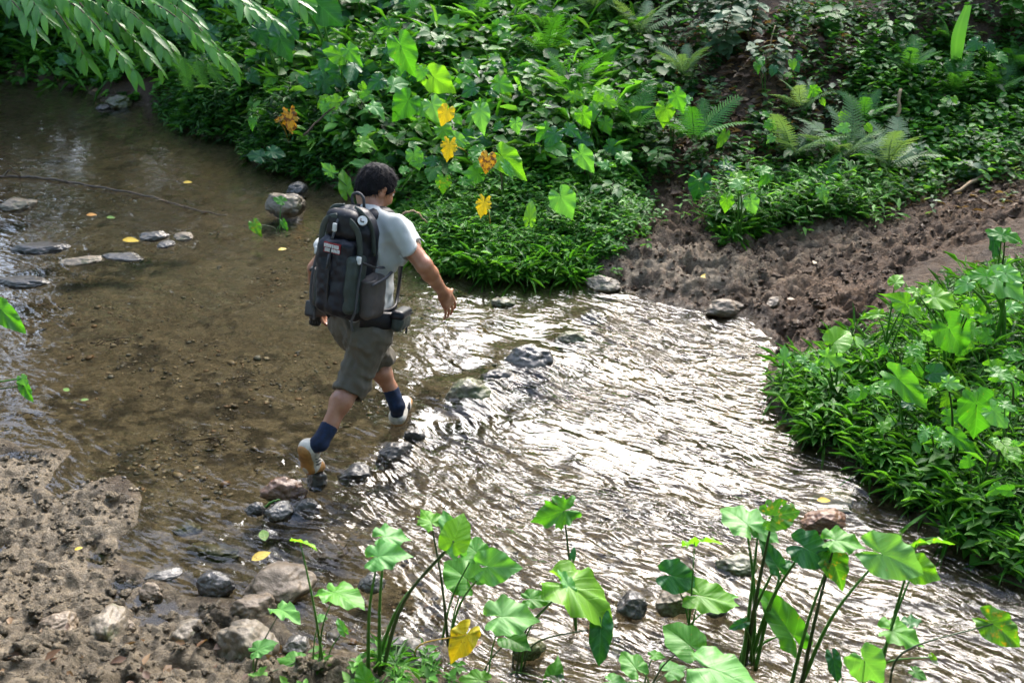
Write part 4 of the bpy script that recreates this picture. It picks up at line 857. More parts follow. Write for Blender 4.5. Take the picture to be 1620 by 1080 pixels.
def build_handheld():
    c = at(500, 496, 4.95); cm = empty('camera_body', c, 'black compact camera held low in the walker\'s left hand', 'camera'); dn = nrmz((-0.15, -0.3, -1)); sd_ = nrmz(np.cross(dn, FW)); fw = np.cross(sd_, dn); A = np.stack([sd_, fw, dn])
    f = Field(c - 0.13, c + 0.13, 0.005); f.rbox(c - dn * 0.03, A, (0.038, 0.062, 0.045), 0.014, 0.01).cone(c - dn * 0.07 - fw * 0.02, c - dn * 0.035 - fw * 0.02, 0.02, 0.02, 0.01); f.build('casing', M['plastic'], cm, c, 1)
    V, F = tube([c, c + dn * 0.03, c + dn * 0.032, c + dn * 0.062, c + dn * 0.064], [.034, .034, .031, .031, .025], 18); ln = obj('lens', mesh('lens', V - c, F, M['plastic']), cm)
    V, F = tube([c + dn * 0.0641, c + dn * 0.0661], 0.024, 16); obj('lens_glass', mesh('lens_glass', V - c, F, M['lens']), ln)
    mb = MB()
    for a in range(14):
        t = 2 * math.pi * a / 14; q = c + dn * 0.046 + sd_ * 0.031 * math.cos(t) + fw * 0.031 * math.sin(t); mb.tube([q - dn * 0.008, q + dn * 0.008], 0.0028, 4)
    mb.build('grip_ring', M['strap'], ln, origin=c)
    w = J['lwr']; p = smooth_path([c - dn * 0.06 + fw * 0.05, w + RT * 0.05, w - FW * 0.04 + UPV * 0.02, w - RT * 0.045, c - dn * 0.06 - fw * 0.05], 6); V, F = tube(p, 0.006, 6); obj('wrist_strap', mesh('wrist_strap', V - c, F, M['black']), cm)
build_handheld()
# ------------------------------------------------------------------ taro plants
def taro_mesh(seed, wid=1.0, wave=0.065, cup=0.10, droop=0.20, fold=0.12, eaten=0.0, ragged=0.0):
    r = np.random.default_rng(seed); na = 41; th = np.linspace(-rad(172), rad(172), na); A = np.degrees(np.abs(th))
    R0 = np.interp(A, [0, 7, 18, 36, 60, 90, 120, 142, 158, 167, 172], [1.0, .90, .79, .70, .63, .58, .56, .54, .46, .30, .18])
    R0 = R0 * (1 + 0.035 * np.sin(th * 5 + r.uniform(0, 6)) + 0.03 * np.sin(th * 9 + r.uniform(0, 6)))
    if ragged: R0 = R0 * (1 - ragged * np.clip(r.normal(0.1, 0.5, na), 0, 1.0))
    rings = np.array([0, .22, .45, .68, .86, 1.0]); V = [(0, 0, 0)]
    ph = r.uniform(0, 6, 3)
    for t in rings[1:]:
        rr = R0 * t; x = rr * np.sin(th) * wid * 0.84; y = rr * np.cos(th)
        z = fold * np.abs(x) - cup * (x * x) * 1.2 - droop * np.maximum(y, 0) ** 2 - 0.25 * np.maximum(-y, 0) ** 1.5 + wave * t ** 3 * (np.sin(7 * th + ph[0]) + 0.6 * np.sin(12 * th + ph[1])) - 0.02 * np.cos(th * 12) * t * (1 - t)
        V += list(zip(x, y, z))
    V = np.array(V); F = [(0, 1 + i + 1, 1 + i) for i in range(na - 1)]
    for k in range(len(rings) - 2):
        a = 1 + k * na; b = a + na
        for i in range(na - 1): F.append((a + i, a + i + 1, b + i + 1, b + i))
    if eaten:
        keep = []
        for f in F:
            c = V[list(f)].mean(0); q = np.hypot(c[0], c[1])
            hole = vn(np.array([c[0] * 9 + seed]), np.array([c[1] * 9]), 7)[0] > 1 - eaten and q > 0.12 and abs(c[0]) > 0.05
            if not hole: keep.append(f)
        F = keep
    F = [f[::-1] for f in F]
    return V, F, V[:, :2] * 0.5 + 0.5
TARO = {}
def taro_data(kind, mat):
    if (kind, mat) not in TARO:
        P = dict(a=dict(seed=1), b=dict(seed=2, wid=1.12, wave=.085), c=dict(seed=3, wid=.9, droop=.32, wave=.08), d=dict(seed=4, wid=1.05, fold=.25, wave=.04), e=dict(seed=5, wid=1.1, eaten=.17, ragged=.2),
                 f=dict(seed=6, wid=1.15, fold=.05, cup=.2), n=dict(seed=7, wid=.62, fold=.3, droop=.15), r=dict(seed=8, wid=1.0, ragged=.35, wave=.09), h=dict(seed=9, wid=1.0, droop=.5, wave=.09))[kind]
        V, F, uv = taro_mesh(**P); TARO[(kind, mat)] = mesh('leaf', V, F, M[mat], uv=uv)
    return TARO[(kind, mat)]
NORM = {'f': (0, -1.5), 'm': (0, -0.65), 'h': (0, -0.12), 'b': (0, 0.55), 'u': (0, -3.5), 'l': (-0.8, -0.7), 'r': (0.8, -0.7), 'k': (0, 1.6)}
MATS = dict(g='taro', l='taro_lime', p='taro_pale', d='taro_dark', s='taro_spot', y='taro_yellow', o='taro_orange')
RBG = 'taro plants on the right bank'
def plant(name, label, base, leaves, cat='plant', group='taro plants by the stream', depth=0.0, bend=0.25, thick=1.0, spread=1.0):
    """base: photo x, y of the foot (or a point). Leaves: (attach x, y, tip x, y, facing, colour, form[, extra distance])"""
    B = hit(*base) if len(base) == 2 else np.asarray(base, float)
    if group == RBG: depth -= 0.16
    if B[1] < 4.4: thick *= 0.72
    root = empty(name, B, label, cat, group)
    for i, lf in enumerate(leaves):
        ax, ay, tx, ty, face, mt, kind = lf[:7]; dY = lf[7] if len(lf) > 7 else rnd.uniform(-0.10, 0.10) * spread
        P = at(ax, ay, B[1] + depth + dY); nx, ny = NORM[face]; nx += rnd.uniform(-.25, .25); ny += rnd.uniform(-.15, .15); ny += 0.42 if B[1] < 4.4 and face != 'u' else 0.0; n = nrmz((nx, ny, 1.0))
        d = ray(tx, ty); den = d @ n
        if abs(den) < 0.12 * np.linalg.norm(d): T = at(tx, ty, P[1] - 0.03)
        else: T = CAM + d * (((P - CAM) @ n) / den)
        mxl = 2.2 * math.hypot(tx - ax, ty - ay) * mpp(P)
        y = T - P; L_ = np.linalg.norm(y)
        if L_ > mxl: y = y / L_ * mxl; L_ = mxl
        y = y / L_; x = np.cross(y, n); x /= np.linalg.norm(x); z = np.cross(x, y); L_ *= 0.93 if B[1] < 4.4 else 1.04
        Mx = Matrix(((x[0] * L_, y[0] * L_, z[0] * L_, P[0] - B[0]), (x[1] * L_, y[1] * L_, z[1] * L_, P[1] - B[1]), (x[2] * L_, y[2] * L_, z[2] * L_, P[2] - B[2]), (0, 0, 0, 1)))
        lo = obj('leaf', taro_data(kind, MATS[mt]), root, M=Mx)
        # petiole from the foot to the leaf
        b0 = B + np.array([rnd.uniform(-.03, .03), rnd.uniform(-.03, .03), -0.02]); e = P - b0; hgt = np.linalg.norm(e); lat = np.array([e[0], e[1], 0]) * bend
        mid = b0 + e * 0.5 - lat * 0.6 + np.array([0, 0, 0.10 * hgt * bend * 2]); path = smooth_path([b0, mid, P], 6)
        rr = np.linspace(0.0075 * (0.6 + hgt * 0.9), 0.0032 * (0.6 + 0.7 * hgt), len(path)) * thick
        V, F = tube(path - B, rr, 6); obj('petiole', mesh('petiole', V, F, M['petiole_tan' if mt in 'yo' else ('petiole_dark' if rnd.random() < .3 else 'petiole')]), root)
    return root
NEARG = 'taro plants along the near edge'
plant('taro_plant', 'tall thin taro with small cupped top leaf, leftmost in the foreground', (503, 1058), [(475, 857, 507, 865, 'b', 'l', 'd', .05), (530, 937, 582, 958, 'h', 'g', 'a', .0), (505, 977, 519, 977, 'm', 'p', 'f', .1), (543, 996, 531, 974, 'f', 'p', 'n', .05)], group=NEARG)
plant('taro_plant', 'short taro with two drooping leaves beside the big tan boulder', (398, 1062), [(445, 964, 477, 982, 'h', 'p', 'n', .1), (408, 1027, 442, 1012, 'm', 'p', 'a'), (470, 1046, 436, 1038, 'm', 'g', 'f', .1)], group=NEARG)
plant('taro_plant', 'taro with two pale stacked leaves on thick stems, foreground left', (592, 1072), [(610, 848, 654, 846, 'm', 'p', 'b', .1), (598, 880, 652, 872, 'm', 'p', 'b', .0), (718, 855, 736, 806, 'f', 'l', 'd', .0), (719, 858, 697, 798, 'f', 'p', 'n', .12), (578, 1078, 566, 1045, 'f', 'g', 'a', -.1)], group=NEARG, thick=1.5)
plant('taro_plant', 'taro with a big pale tilted leaf beside the yellow hanging leaf', (704, 1008), [(682, 826, 664, 800, 'm', 'l', 'r', .05), (737, 915, 698, 880, 'm', 'g', 'b', .1), (772, 896, 828, 898, 'f', 'p', 'b', -.05), (752, 872, 722, 846, 'm', 'g', 'a', .1)], group=NEARG, thick=1.2)
plant('taro_plant', 'taro with one wide wavy pale leaf low over the riffle', (762, 1075), [(794, 975, 860, 973, 'm', 'p', 'b', .05), (762, 1076, 722, 1070, 'm', 'l', 'a', -.05), (806, 1010, 843, 1026, 'm', 'g', 'd', .05)], group=NEARG)
plant('taro_plant', 'taro with a yellowed leaf hanging over a grey stone', (660, 1050), [(737, 1004, 708, 1052, 'f', 'y', 'c', .0), (612, 1018, 622, 1022, 'f', 'g', 'f')], group=NEARG, bend=.6)
plant('taro_plant', 'lone dark green ragged taro leaf standing tall above the riffle', (902, 985), [(892, 808, 835, 826, 'f', 'g', 'r', .0), (906, 880, 909, 862, 'f', 'd', 'n', 0)], group=NEARG, bend=.05, thick=1.3)
plant('taro_plant', 'taro with a long drooping light leaf, middle foreground', (818, 1056), [(899, 926, 990, 976, 'm', 'l', 'h', .1), (899, 926, 882, 893, 'm', 'p', 'n', .1), (840, 947, 878, 947, 'm', 'g', 'a', .1), (951, 992, 947, 1062, 'f', 'd', 'n', .0), (875, 1076, 886, 1036, 'f', 'g', 'c', -.05)], group=NEARG, bend=.5)
plant('taro_plant', 'main taro clump with an insect-eaten upright leaf', (1183, 1042), [(1223, 815, 1274, 806, 'f', 's', 'e', .0), (1180, 828, 1140, 792, 'm', 'p', 'b', .1), (1200, 835, 1238, 858, 'm', 'p', 'a', .1), (1228, 893, 1200, 845, 'f', 'd', 'n', .0), (1240, 893, 1262, 890, 'm', 'd', 'r', .05), (1273, 866, 1328, 893, 'f', 'd', 'b', -.05), (1250, 1000, 1197, 918, 'f', 'g', 'n', -.05), (1175, 985, 1150, 996, 'f', 'd', 'n', -.05)], group=NEARG, thick=1.6)
plant('taro_plant', 'taro with a lime leaf on a thin stalk, left of the main clump', (1086, 985), [(1099, 857, 1142, 848, 'b', 'l', 'b', .1), (1062, 910, 1112, 922, 'f', 'd', 'b', .05), (1108, 942, 1178, 953, 'm', 'l', 'a', .0), (1140, 950, 1168, 935, 'm', 'g', 'c', .05)], group=NEARG, thick=1.1)
plant('taro_plant', 'taro with a brown-tipped hanging leaf, right of the main clump', (1256, 1078), [(1322, 854, 1374, 859, 'm', 'g', 'b', .05), (1315, 880, 1340, 935, 'f', 's', 'c', .05), (1396, 876, 1480, 907, 'f', 'p', 'c', .0)], group=NEARG, thick=1.4)
plant('taro_plant', 'taro with a yellow-edged leaf above a lime one, right foreground', (1395, 1040), [(1450, 860, 1507, 846, 'b', 's', 'b', .05), (1447, 897, 1494, 916, 'f', 'l', 'b', .1), (1414, 998, 1470, 1016, 'm', 'g', 'b', .0), (1475, 1039, 1486, 1055, 'f', 'l', 'n', .0), (1440, 985, 1455, 970, 'h', 'd', 'n', .1)], group=NEARG, thick=1.3)
plant('taro_plant', 'taro leaf with yellow spots reaching the right edge', (1420, 1095), [(1571, 986, 1628, 1026, 'f', 's', 'c', .1), (1448, 1062, 1470, 1075, 'm', 'g', 'a')], group=NEARG, bend=.7)
plant('taro_plant', 'broad open taro leaf with fanned veins at the bottom, right of centre', (1345, 1130), [(1368, 1045, 1400, 1088, 'u', 'p', 'f', .0), (1318, 1042, 1327, 1085, 'f', 'd', 'n', .05)], group=NEARG)
plant('taro_plant', 'biggest pale taro leaf cut by the bottom edge', (1130, 1180), [(1128, 1058, 1222, 1095, 'm', 'p', 'f', .0)], group=NEARG)
plant('taro_plant', 'small taro with three low leaves under the main clump', (1030, 1085), [(1090, 1020, 1044, 981, 'm', 'g', 'd', .0), (1005, 1056, 980, 1024, 'm', 'g', 'a'), (1035, 1036, 1056, 1034, 'm', 'g', 'c'), (968, 1078, 1000, 1088, 'm', 'p', 'f'), (1060, 1060, 1090, 1052, 'm', 'p', 'f')], group=NEARG)
plant('taro_plant', 'taro leaf hanging in at the left edge above the pool', (-3.7, 5.4, 0.05), [(2, 490, 38, 527, 'f', 'g', 'n', .0)], group=NEARG)
plant('taro_plant', 'two small taro leaves trailing in at the left edge', (-3.6, 5.0, 0.05), [(34, 598, 40, 610, 'f', 'p', 'f', .0), (38, 610, 50, 636, 'f', 'g', 'n', .0)], group=NEARG)
plant('taro_plant', 'spotted seedling leaf in front of the tan midstream boulder', (440, 362), [(402, 355, 412, 372, 'f', 's', 'c', -.1), (446, 318, 432, 312, 'm', 'g', 'a', .0), (448, 352, 455, 366, 'f', 'g', 'n', 0)], group='taro plants by the stream')
plant('taro_plant', 'pale ragged taro standing behind the walker\'s head', (560, 320), [(524, 272, 508, 258, 'u', 'p', 'r', .05), (548, 300, 540, 266, 'f', 'l', 'n', .0), (580, 262, 551, 254, 'm', 'p', 'n', .15), (606, 258, 598, 240, 'f', 'g', 'r', .2)], group='taro plants by the stream')
RB = 'taro plants on the right bank'
plant('taro_plant', 'taro with three lime leaves at the mud corner of the right bank', (1400, 575), [(1416, 447, 1428, 433, 'm', 'l', 'a'), (1388, 497, 1360, 502, 'm', 'l', 'n'), (1432, 480, 1406, 465, 'f', 'l', 'b'), (1440, 485, 1462, 503, 'm', 'l', 'a')], group=RB)
plant('taro_plant', 'small ragged taro at the water edge of the right bank', (1322, 635), [(1322, 540, 1347, 520, 'm', 'l', 'd'), (1308, 565, 1342, 572, 'f', 'p', 'r'), (1272, 570, 1256, 562, 'm', 'p', 'r'), (1285, 580, 1300, 590, 'm', 'p', 'c')], group=RB)
plant('taro_plant', 'tiny pale taro leaf beside a dark stick at the riffle edge', (1240, 610), [(1240, 568, 1242, 545, 'f', 'p', 'r')], group=RB)
plant('taro_plant', 'taro with a heart-shaped leaf facing out, middle of the right bank', (1500, 605), [(1502, 520, 1530, 562, 'u', 'g', 'b'), (1478, 470, 1520, 478, 'm', 'l', 'b'), (1450, 462, 1432, 455, 'm', 'l', 'a'), (1532, 496, 1520, 486, 'f', 'l', 'd'), (1528, 490, 1546, 498, 'f', 'l', 'a')], group=RB)
plant('taro_plant', 'tall taro with broad overlapping pale leaves at the right edge', (1580, 560), [(1578, 442, 1622, 470, 'm', 'p', 'b'), (1530, 448, 1510, 462, 'm', 'p', 'a'), (1590, 432, 1620, 440, 'm', 'p', 'b'), (1560, 438, 1530, 430, 'm', 'g', 'a')], group=RB, thick=1.8)
plant('taro_plant', 'taro with folded leaves high on the right edge by bare mud', (1580, 462), [(1590, 372, 1622, 378, 'm', 'g', 'c'), (1572, 378, 1575, 410, 'f', 'd', 'n'), (1585, 372, 1560, 362, 'm', 'g', 'a')], group=RB)
plant('taro_plant', 'taro with a dark curled leaf in the right bank herbs', (1470, 660), [(1476, 590, 1504, 590, 'f', 'd', 'd'), (1450, 560, 1430, 570, 'm', 'l', 'a'), (1440, 555, 1462, 558, 'm', 'g', 'c')], group=RB)
plant('taro_plant', 'taro with a long lance-shaped leaf over the right bank water', (1425, 690), [(1422, 600, 1472, 646, 'f', 'g', 'n'), (1395, 612, 1412, 625, 'm', 'g', 'b'), (1396, 676, 1410, 668, 'm', 'l', 'f'), (1440, 640, 1420, 636, 'm', 'd', 'a')], group=RB)
plant('taro_plant', 'taro with a large upright green leaf low on the right bank', (1500, 745), [(1545, 640, 1548, 700, 'u', 'g', 'b'), (1510, 690, 1550, 718, 'f', 'g', 'n'), (1500, 605, 1530, 612, 'f', 'p', 'r')], group=RB, thick=1.4)
plant('taro_plant', 'pale torn taro leaf at the right edge', (1585, 760), [(1572, 650, 1602, 680, 'f', 'p', 'e'), (1590, 640, 1618, 650, 'm', 'g', 'c'), (1590, 705, 1615, 735, 'm', 'l', 'd')], group=RB)
plant('taro_plant', 'taro with yellowing stems lying low at the right edge', (1560, 775), [(1602, 720, 1622, 728, 'm', 'l', 'd'), (1580, 590, 1615, 600, 'm', 'g', 'a')], group=RB, bend=.8)
plant('taro_plant', 'taro leaf seen edge-on in right bank herbs below the big leaves', (1560, 640), [(1575, 582, 1616, 590, 'm', 'l', 'n'), (1598, 560, 1622, 566, 'm', 'g', 'a')], group=RB)
FB = 'taro plants on the far bank'
FARP = [
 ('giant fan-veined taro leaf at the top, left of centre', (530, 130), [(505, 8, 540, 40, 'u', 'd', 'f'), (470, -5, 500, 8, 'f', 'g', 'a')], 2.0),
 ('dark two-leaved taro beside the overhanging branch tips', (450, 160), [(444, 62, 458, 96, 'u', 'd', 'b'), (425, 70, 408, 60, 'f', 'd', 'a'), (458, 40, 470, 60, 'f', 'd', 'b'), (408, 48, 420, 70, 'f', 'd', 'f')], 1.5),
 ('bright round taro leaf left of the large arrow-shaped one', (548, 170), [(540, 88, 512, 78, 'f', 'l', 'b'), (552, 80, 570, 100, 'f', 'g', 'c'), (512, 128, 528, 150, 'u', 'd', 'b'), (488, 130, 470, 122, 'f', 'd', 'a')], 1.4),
 ('large arrow-shaped taro leaf standing at the top centre', (655, 190), [(634, 72, 654, 118, 'u', 'g', 'c'), (622, 135, 650, 124, 'm', 'p', 'c'), (600, 128, 580, 140, 'f', 'd', 'b')], 1.6),
 ('taro with a glossy bright leaf above the yellow ones', (700, 200), [(686, 122, 718, 145, 'u', 'l', 'b'), (736, 102, 758, 114, 'm', 'g', 'c'), (668, 112, 660, 128, 'f', 'g', 'a')], 1.3),
 ('taro with a leaf browned along one edge', (790, 210), [(790, 132, 814, 142, 'f', 'g', 'b'), (785, 146, 812, 158, 'm', 's', 'r'), (748, 140, 730, 152, 'f', 'd', 'a')], 1.1),
 ('taro with wide bluish leaf above the walker', (650, 240), [(645, 160, 622, 190, 'u', 'g', 'b'), (590, 168, 608, 182, 'm', 'p', 'c'), (660, 196, 684, 206, 'm', 'l', 'c'), (668, 172, 690, 178, 'f', 'g', 'b')], 1.3),
 ('taro with the upper bright yellow leaf', (705, 255), [(707, 176, 698, 198, 'u', 'y', 'b', -.35), (684, 166, 698, 196, 'f', 'p', 'c'), (722, 186, 730, 196, 'f', 'g', 'f')], 1.0),
 ('taro with the middle yellow leaf on a yellow stalk', (745, 275), [(711, 229, 707, 256, 'u', 'y', 'r', -.3), (722, 218, 745, 236, 'f', 'p', 'n'), (700, 205, 718, 226, 'f', 'g', 'c')], 1.0),
 ('taro with the orange-brown withered leaf', (770, 300), [(772, 250, 768, 274, 'u', 'o', 'b', -.3), (758, 236, 740, 240, 'm', 'g', 'a'), (748, 248, 760, 240, 'm', 'g', 'b')], 1.0),
 ('taro with the ragged yellow leaf low in the herbs', (772, 362), [(766, 320, 760, 345, 'u', 'y', 'r')], .9),
 ('taro with the dried orange leaf near the pool', (462, 235), [(458, 182, 462, 212, 'u', 'o', 'r'), (440, 190, 452, 186, 'f', 'o', 'n')], 1.0),
 ('small taro with a heart leaf just right of the walker\'s head', (665, 300), [(655, 244, 662, 268, 'u', 'p', 'b'), (682, 268, 700, 276, 'f', 'l', 'b'), (640, 270, 632, 262, 'm', 'g', 'a')], .9),
 ('taro with a spotted pale leaf above the herb mat', (708, 320), [(702, 284, 700, 306, 'u', 's', 'b'), (718, 262, 730, 270, 'm', 'g', 'f'), (732, 286, 750, 290, 'm', 'g', 'c')], .9),
 ('taro with a long pale leaf folded over the herb mat', (800, 330), [(795, 248, 830, 278, 'f', 'l', 'c'), (800, 262, 812, 282, 'f', 'p', 'n')], 1.0),
 ('taro leaf facing out on a slant stalk, right herb mat', (845, 352), [(888, 312, 905, 345, 'u', 'p', 'b')], .9),
 ('single upright lime taro leaf in the herb mat', (846, 362), [(838, 346, 842, 316, 'f', 'l', 'n')], .9),
 ('taro with small heart leaf in the middle of the far bank', (818, 245), [(816, 194, 820, 212, 'u', 'p', 'b'), (760, 176, 764, 208, 'f', 'p', 'c'), (790, 198, 780, 206, 'f', 'd', 'a')], 1.0),
 ('taro with dark overlapping leaves right of centre', (880, 260), [(865, 205, 848, 222, 'f', 'g', 'b'), (900, 204, 918, 216, 'f', 'd', 'c'), (878, 212, 862, 232, 'f', 'd', 'a')], 1.1),
 ('taro with a bright leaf on a long stalk beside the fern slope', (925, 245), [(922, 180, 932, 202, 'u', 'l', 'b'), (960, 160, 978, 168, 'f', 'l', 'a')], 1.0),
 ('taro with a soft green leaf above the mud corner', (935, 300), [(920, 245, 940, 272, 'u', 'p', 'c'), (960, 262, 942, 256, 'm', 'p', 'r'), (985, 250, 1000, 240, 'm', 'g', 'f')], 1.0),
 ('pair of heart-shaped taro leaves on the shaded slope', (1062, 240), [(1052, 172, 1050, 200, 'u', 'l', 'b'), (1070, 152, 1084, 178, 'u', 'g', 'c')], .9),
 ('solitary blue-green taro leaf at the back of the mud', (1105, 318), [(1108, 286, 1100, 318, 'u', 'd', 'b')], .9),
 ('taro with four light leaves behind the mud', (1170, 385), [(1166, 282, 1190, 290, 'm', 'l', 'b'), (1150, 316, 1148, 336, 'u', 'l', 'b'), (1188, 318, 1196, 338, 'u', 'p', 'b'), (1170, 292, 1152, 288, 'm', 'p', 'f')], 1.0),
 ('small taro with a tilted leaf left of the pale ferns', (1222, 345), [(1214, 278, 1202, 294, 'f', 'g', 'c'), (1205, 270, 1222, 264, 'm', 'g', 'a')], .9),
 ('taro leaf hanging over the shaded bare slope', (1145, 262), [(1146, 214, 1134, 236, 'u', 'l', 'n')], .8),
 ('small taro leaf in front of the pale ferns', (1310, 345), [(1300, 302, 1308, 322, 'f', 'p', 'c')], .8),
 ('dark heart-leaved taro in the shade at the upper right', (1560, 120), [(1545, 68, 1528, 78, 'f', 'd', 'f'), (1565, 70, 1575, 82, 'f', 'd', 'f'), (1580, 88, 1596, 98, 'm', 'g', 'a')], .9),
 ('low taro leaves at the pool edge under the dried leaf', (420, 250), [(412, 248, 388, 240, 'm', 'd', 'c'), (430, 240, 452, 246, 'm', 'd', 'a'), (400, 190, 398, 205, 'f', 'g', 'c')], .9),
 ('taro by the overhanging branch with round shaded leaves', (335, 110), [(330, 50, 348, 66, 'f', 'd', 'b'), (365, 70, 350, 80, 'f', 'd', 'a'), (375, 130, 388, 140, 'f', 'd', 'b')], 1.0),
 ('taro with low shaded leaves left of the dried leaf', (400, 170), [(398, 118, 410, 132, 'f', 'd', 'b'), (430, 125, 415, 140, 'f', 'g', 'c'), (402, 165, 396, 195, 'f', 'g', 'n')], 1.0),
 ('pale small taro far left under the branch', (80, 128), [(70, 110, 60, 118, 'f', 'g', 'b'), (90, 112, 100, 118, 'f', 'g', 'a'), (120, 92, 110, 100, 'f', 'g', 'b'), (140, 110, 150, 116, 'f', 'd', 'a')], .8),
]
for lab, base, lv, th in FARP:
    B = hit(*base); ys = min(l[1] for l in lv)
    plant('taro_plant', lab, base, lv, group=FB, thick=th, depth=-0.25, bend=.3, spread=1.5)

LANDMARKS = [('giant fan-veined leaf', 510, 16), ('large arrow-shaped leaf', 634, 85), ('upper yellow leaf', 704, 182), ('middle yellow leaf', 708, 238), ('orange-brown withered leaf', 770, 262), ('dried orange leaf', 460, 200), ('walker\'s head', 590, 285), ('tall light fern', 870, 80),
  ('pale folded leaf over the herb mat', 803, 258), ('ragged yellow leaf', 765, 330), ('greyish shrub', 1140, 60), ('heart-shaped pair', 1060, 180), ('blue-green leaf behind the mud', 1107, 300), ('pale dusty ferns', 1320, 250), ('upright dead stick', 1420, 180), ('strap-shaped leaf', 1520, 50), ('four-leaved light taro', 1170, 300),
  ('out-facing heart leaf', 1510, 540), ('large upright green leaf', 1547, 670), ('lance-shaped leaf', 1445, 622), ('lime leaves at the mud corner', 1420, 470), ('small ragged taro at the water', 1310, 560), ('mossy far boulder', 186, 165), ('hanging branch tips', 300, 110), ('broad pale leaves at the right edge', 1590, 450), ('bright round leaf', 535, 86), ('facing leaf on a slant stalk', 890, 325), ('dark hollow', 1180, 180)]
USED = set()
def where(px, py, desc):
    """a label that places the thing by the nearest landmark no look-alike has taken"""
    for nm, x, y in sorted(LANDMARKS, key=lambda q: math.hypot(q[1] - px, q[2] - py)):
        dx, dy = px - x, py - y; w = ('right of' if dx > 0 else 'left of') if abs(dx) > abs(dy) else ('below' if dy > 0 else 'above')
        for far in ('close to and ', 'further ') if math.hypot(dx, dy) < 60 else ('well ', 'far '):
            t = f'{desc} {far}{w} the {nm}'
            if t not in USED: USED.add(t); return t
CNAME = dict(g='green', p='pale', l='lime', d='dark', s='spotted')
def young(poly, n, lo, hi, desc, group, cols, seed):
    r = random.Random(seed); P = np.array(poly, float); x0, y0 = P.min(0); x1, y1 = P.max(0); k = 0; tries = 0
    while k < n and tries < 4000:
        tries += 1; px, py = r.uniform(x0, x1), r.uniform(y0, y1)
        if pdist(np.array([px]), np.array([py]), P)[0] > 0: continue
        lv = []; c = r.choice(cols)
        for _ in range(r.choice((2, 2, 3))):
            s = r.uniform(lo, hi); ax = px + r.uniform(-26, 26); ay = py - r.uniform(24, 58); a = r.uniform(-.4, 3.5); lv.append((ax, ay, ax + s * math.cos(a), ay + s * math.sin(a) * .9, r.choice('fmfu'), c, r.choice('abcdfr')))
        plant('taro_plant', where(px, py - 40, f'{"large" if lo > 20 else "young"} {CNAME[c]} {["", "", "two", "three"][len(lv)]}-leaved taro'), (px, py), lv, group=group, thick=.8, depth=-.18); k += 1
young([(420, 190), (520, 130), (640, 60), (800, 80), (960, 170), (980, 250), (880, 300), (700, 320), (600, 290), (500, 250)], 38, 13, 27, '', 'young taros on the far bank', 'ggpldg', 4)
young([(1010, 130), (1330, 110), (1600, 150), (1600, 220), (1330, 330), (1050, 300)], 14, 10, 18, '', 'young taros above the mud', 'gpld', 5)
young([(1300, 600), (1420, 560), (1600, 500), (1610, 840), (1500, 780), (1350, 680)], 20, 12, 26, '', 'young taros on the right bank', 'lgpgl', 6)
young([(-20, 128), (100, 128), (260, 135), (330, 60), (420, 40), (440, 140), (300, 160), (200, 145)], 12, 12, 20, '', 'young taros on the left far bank', 'gdd', 7)
young([(390, 60), (470, 20), (620, 20), (760, 60), (700, 150), (560, 190), (430, 160)], 15, 26, 44, '', 'large shaded taros at the top left of centre', 'dgdg', 9)
# ------------------------------------------------------------------ small leaves in mass
def leaf_cloud(P, D, Nn, ln, wr):
    """folded pointed leaves: P base, D direction, Nn normal, ln length, wr half-width ratio -> V, F"""
    n = len(P); S = np.cross(D, Nn); S /= np.linalg.norm(S, axis=1)[:, None] + 1e-9; N2 = np.cross(S, D); l = ln[:, None]; w = (ln * wr)[:, None]
    b = P; m = P + D * l * 0.42 - N2 * w * 0.25; t = P + D * l - N2 * l * 0.18; a = P + D * l * 0.36 + S * w + N2 * w * 0.15; c = P + D * l * 0.36 - S * w + N2 * w * 0.15; a2 = P + D * l * 0.72 + S * w * 0.62; c2 = P + D * l * 0.72 - S * w * 0.62
    V = np.stack([b, m, t, a, c, a2, c2], 1).reshape(-1, 3); k = (np.arange(n) * 7)[:, None, None]
    F = (np.array([[0, 1, 3], [0, 4, 1], [1, 5, 3], [1, 4, 6], [1, 2, 5], [1, 6, 2]])[None] + k).reshape(-1, 3); return V, F
def unit(A): return A / (np.linalg.norm(A, axis=1)[:, None] + 1e-9)
